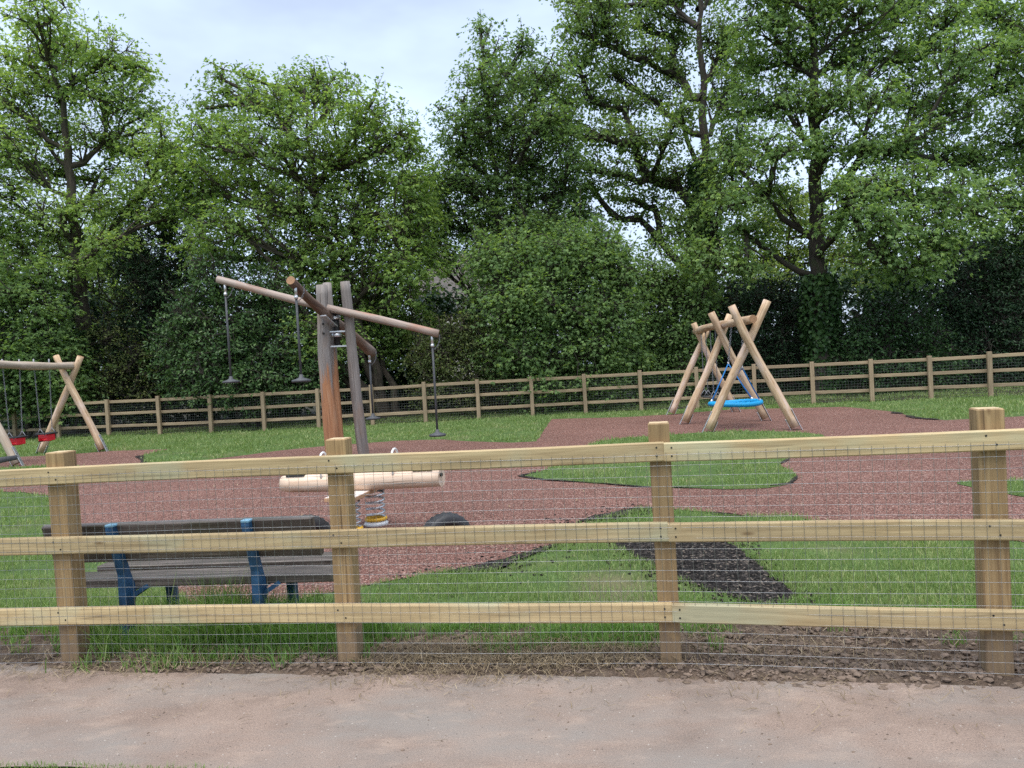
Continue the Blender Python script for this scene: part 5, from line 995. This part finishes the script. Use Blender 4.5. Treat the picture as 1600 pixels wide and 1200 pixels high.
# leaf litter and undergrowth strip at the hedge foot
M['litter'] = ground_mat('leaf litter', [(0.3, (0.020, 0.020, 0.010)), (0.6, (0.040, 0.035, 0.018)), (0.8, (0.06, 0.055, 0.028))], 3, 30, .8, .03)
lit = [(-40, 27)] + [(p[0], p[1] + .25) for p in FP] + [(30, 20), (40, 60), (-40, 60)]
sheet('woodland_floor', rough_poly(lit, .4, .06, 5), .005, M['litter'])

# ------------------------------------------------------------------ house glimpsed behind the trees
M['tile'], nt_, b_ = mat('brown roof tile')
br = N(nt_, 'ShaderNodeTexBrick'); br.inputs['Scale'].default_value = 3.2; br.inputs['Color1'].default_value = (.10, .088, .08, 1); br.inputs['Color2'].default_value = (.165, .148, .135, 1); br.inputs['Mortar'].default_value = (.04, .035, .03, 1); br.inputs['Mortar Size'].default_value = .03
nt_.links.new(N(nt_, 'ShaderNodeTexCoord').outputs['UV'], br.inputs['Vector']); nt_.links.new(br.outputs[0], b_.inputs['Base Color']); b_.inputs['Roughness'].default_value = .9
M['render'] = plain('pale wall render', (0.62, 0.60, 0.56), .85, 0, .08, 8)
M['glass'] = plain('window glass', (0.03, 0.04, 0.05), .08, 0, .1)
ho = thing('house', 'brown tiled house roof glimpsed through the trees', 'house', (-2.4, 42, 0))
mb = MB(); mb.box((-2.0, 43.5, 2.6), (V3(1, 0, 0), V3(0, 1, 0), Z), (3.0, 3.2, 2.6)); mb.build('wall', M['render'], ho)
mb = MB(); x0, x1, ya_, yb_ = -5.3, 1.3, 40.0, 47.0; ze, zr, ym = 5.15, 8.0, 43.5
pts = [(x0, ya_, ze), (x1, ya_, ze), (x1 - 1.2, ym, zr), (x0 + 1.2, ym, zr), (x0, yb_, ze), (x1, yb_, ze)]; mb.v += pts
U = lambda *q: [(pts[i][0] + pts[i][1] * .3, pts[i][2] * 1.5 + pts[i][1] * .2) for i in q]
for q in ((0, 1, 2, 3), (1, 5, 2), (5, 4, 3, 2), (4, 0, 3), (0, 4, 5, 1)): mb.face(q, U(*q), 0)
rf = mb.build('roof', M['tile'], ho)
mb = MB(); mb.box((-.6, 43.5, 8.2), (V3(1, 0, 0), V3(0, 1, 0), Z), (.35, .3, .7), bev=.02); mb.build('chimney', M['tile'], rf)
for x in (-3.9, -1.6, .1):
    mb = MB(); mb.box((x, 40.27, 4.1), (V3(1, 0, 0), V3(0, 1, 0), Z), (.55, .05, .55), bev=.01); wf = mb.build('window', M['white_steel'], ho)
    mb = MB(); mb.box((x, 40.215, 4.1), (V3(1, 0, 0), V3(0, 1, 0), Z), (.47, .01, .47)); mb.build('pane', M['glass'], wf)

# ------------------------------------------------------------------ light, sky, camera
SUN_AZ, SUN_EL = math.radians(SUN_AZ_DEG), math.radians(SUN_EL_DEG)
sd = Vector((math.sin(SUN_AZ) * math.cos(SUN_EL), math.cos(SUN_AZ) * math.cos(SUN_EL), math.sin(SUN_EL)))
ld_ = bpy.data.lights.new('sun', 'SUN'); ld_.energy = SUN_E; ld_.angle = math.radians(SUN_ANG); ld_.color = (1.0, .965, .91)
lo_ = bpy.data.objects.new('sun', ld_); link(lo_); lo_.rotation_euler = (-sd).to_track_quat('-Z', 'Y').to_euler()
w = bpy.data.worlds.new('World'); scene.world = w; w.use_nodes = True; nt = w.node_tree; bg = nt.nodes['Background']
sk = N(nt, 'ShaderNodeTexSky', sky_type='NISHITA', sun_disc=False); sk.sun_elevation = SUN_EL; sk.sun_rotation = SUN_AZ; sk.air_density = 1.0; sk.dust_density = 4.0; sk.ozone_density = 1.0
hs = N(nt, 'ShaderNodeHueSaturation'); hs.inputs['Saturation'].default_value = SKY_SAT; nt.links.new(sk.outputs[0], hs.inputs['Color'])
tc = N(nt, 'ShaderNodeTexCoord').outputs['Generated']
cl = noise(nt, mapping(nt, tc, (1.2, 1.2, 3.0)), 1.6, 5, .55)
cf = ramp(nt, cl, [(.38, (.25,) * 3), (.66, (.85,) * 3)])
cc = mix(nt, cf, hs.outputs[0], CLOUD)
nt.links.new(cc, bg.inputs['Color']); bg.inputs['Strength'].default_value = SKY_STR
cam = bpy.data.cameras.new('camera'); cam.sensor_width = 36; cam.lens = 36 * 1202 / 1600; cam.clip_end = 2000; cam.clip_start = .05
co = bpy.data.objects.new('camera', cam); link(co)
p_, a_ = math.radians(1.33), math.radians(3.18)
f_ = Vector((0, math.cos(p_), -math.sin(p_))); u_ = Vector((0, math.sin(p_), math.cos(p_))); r_ = Vector((1, 0, 0))
rr = r_ * math.cos(a_) - u_ * math.sin(a_); uu = u_ * math.cos(a_) + r_ * math.sin(a_)
co.matrix_world = Matrix(((rr.x, uu.x, -f_.x, 0), (rr.y, uu.y, -f_.y, 0), (rr.z, uu.z, -f_.z, 1.5), (0, 0, 0, 1)))
scene.camera = co
vs = scene.view_settings; vs.view_transform = 'Standard'; vs.look = 'None'; vs.exposure = EXPO; vs.gamma = 1
cy = scene.cycles; cy.max_bounces = 8; cy.diffuse_bounces = 5; cy.glossy_bounces = 2; cy.transmission_bounces = 5; cy.transparent_max_bounces = 6
cy.use_denoising = DENOISE
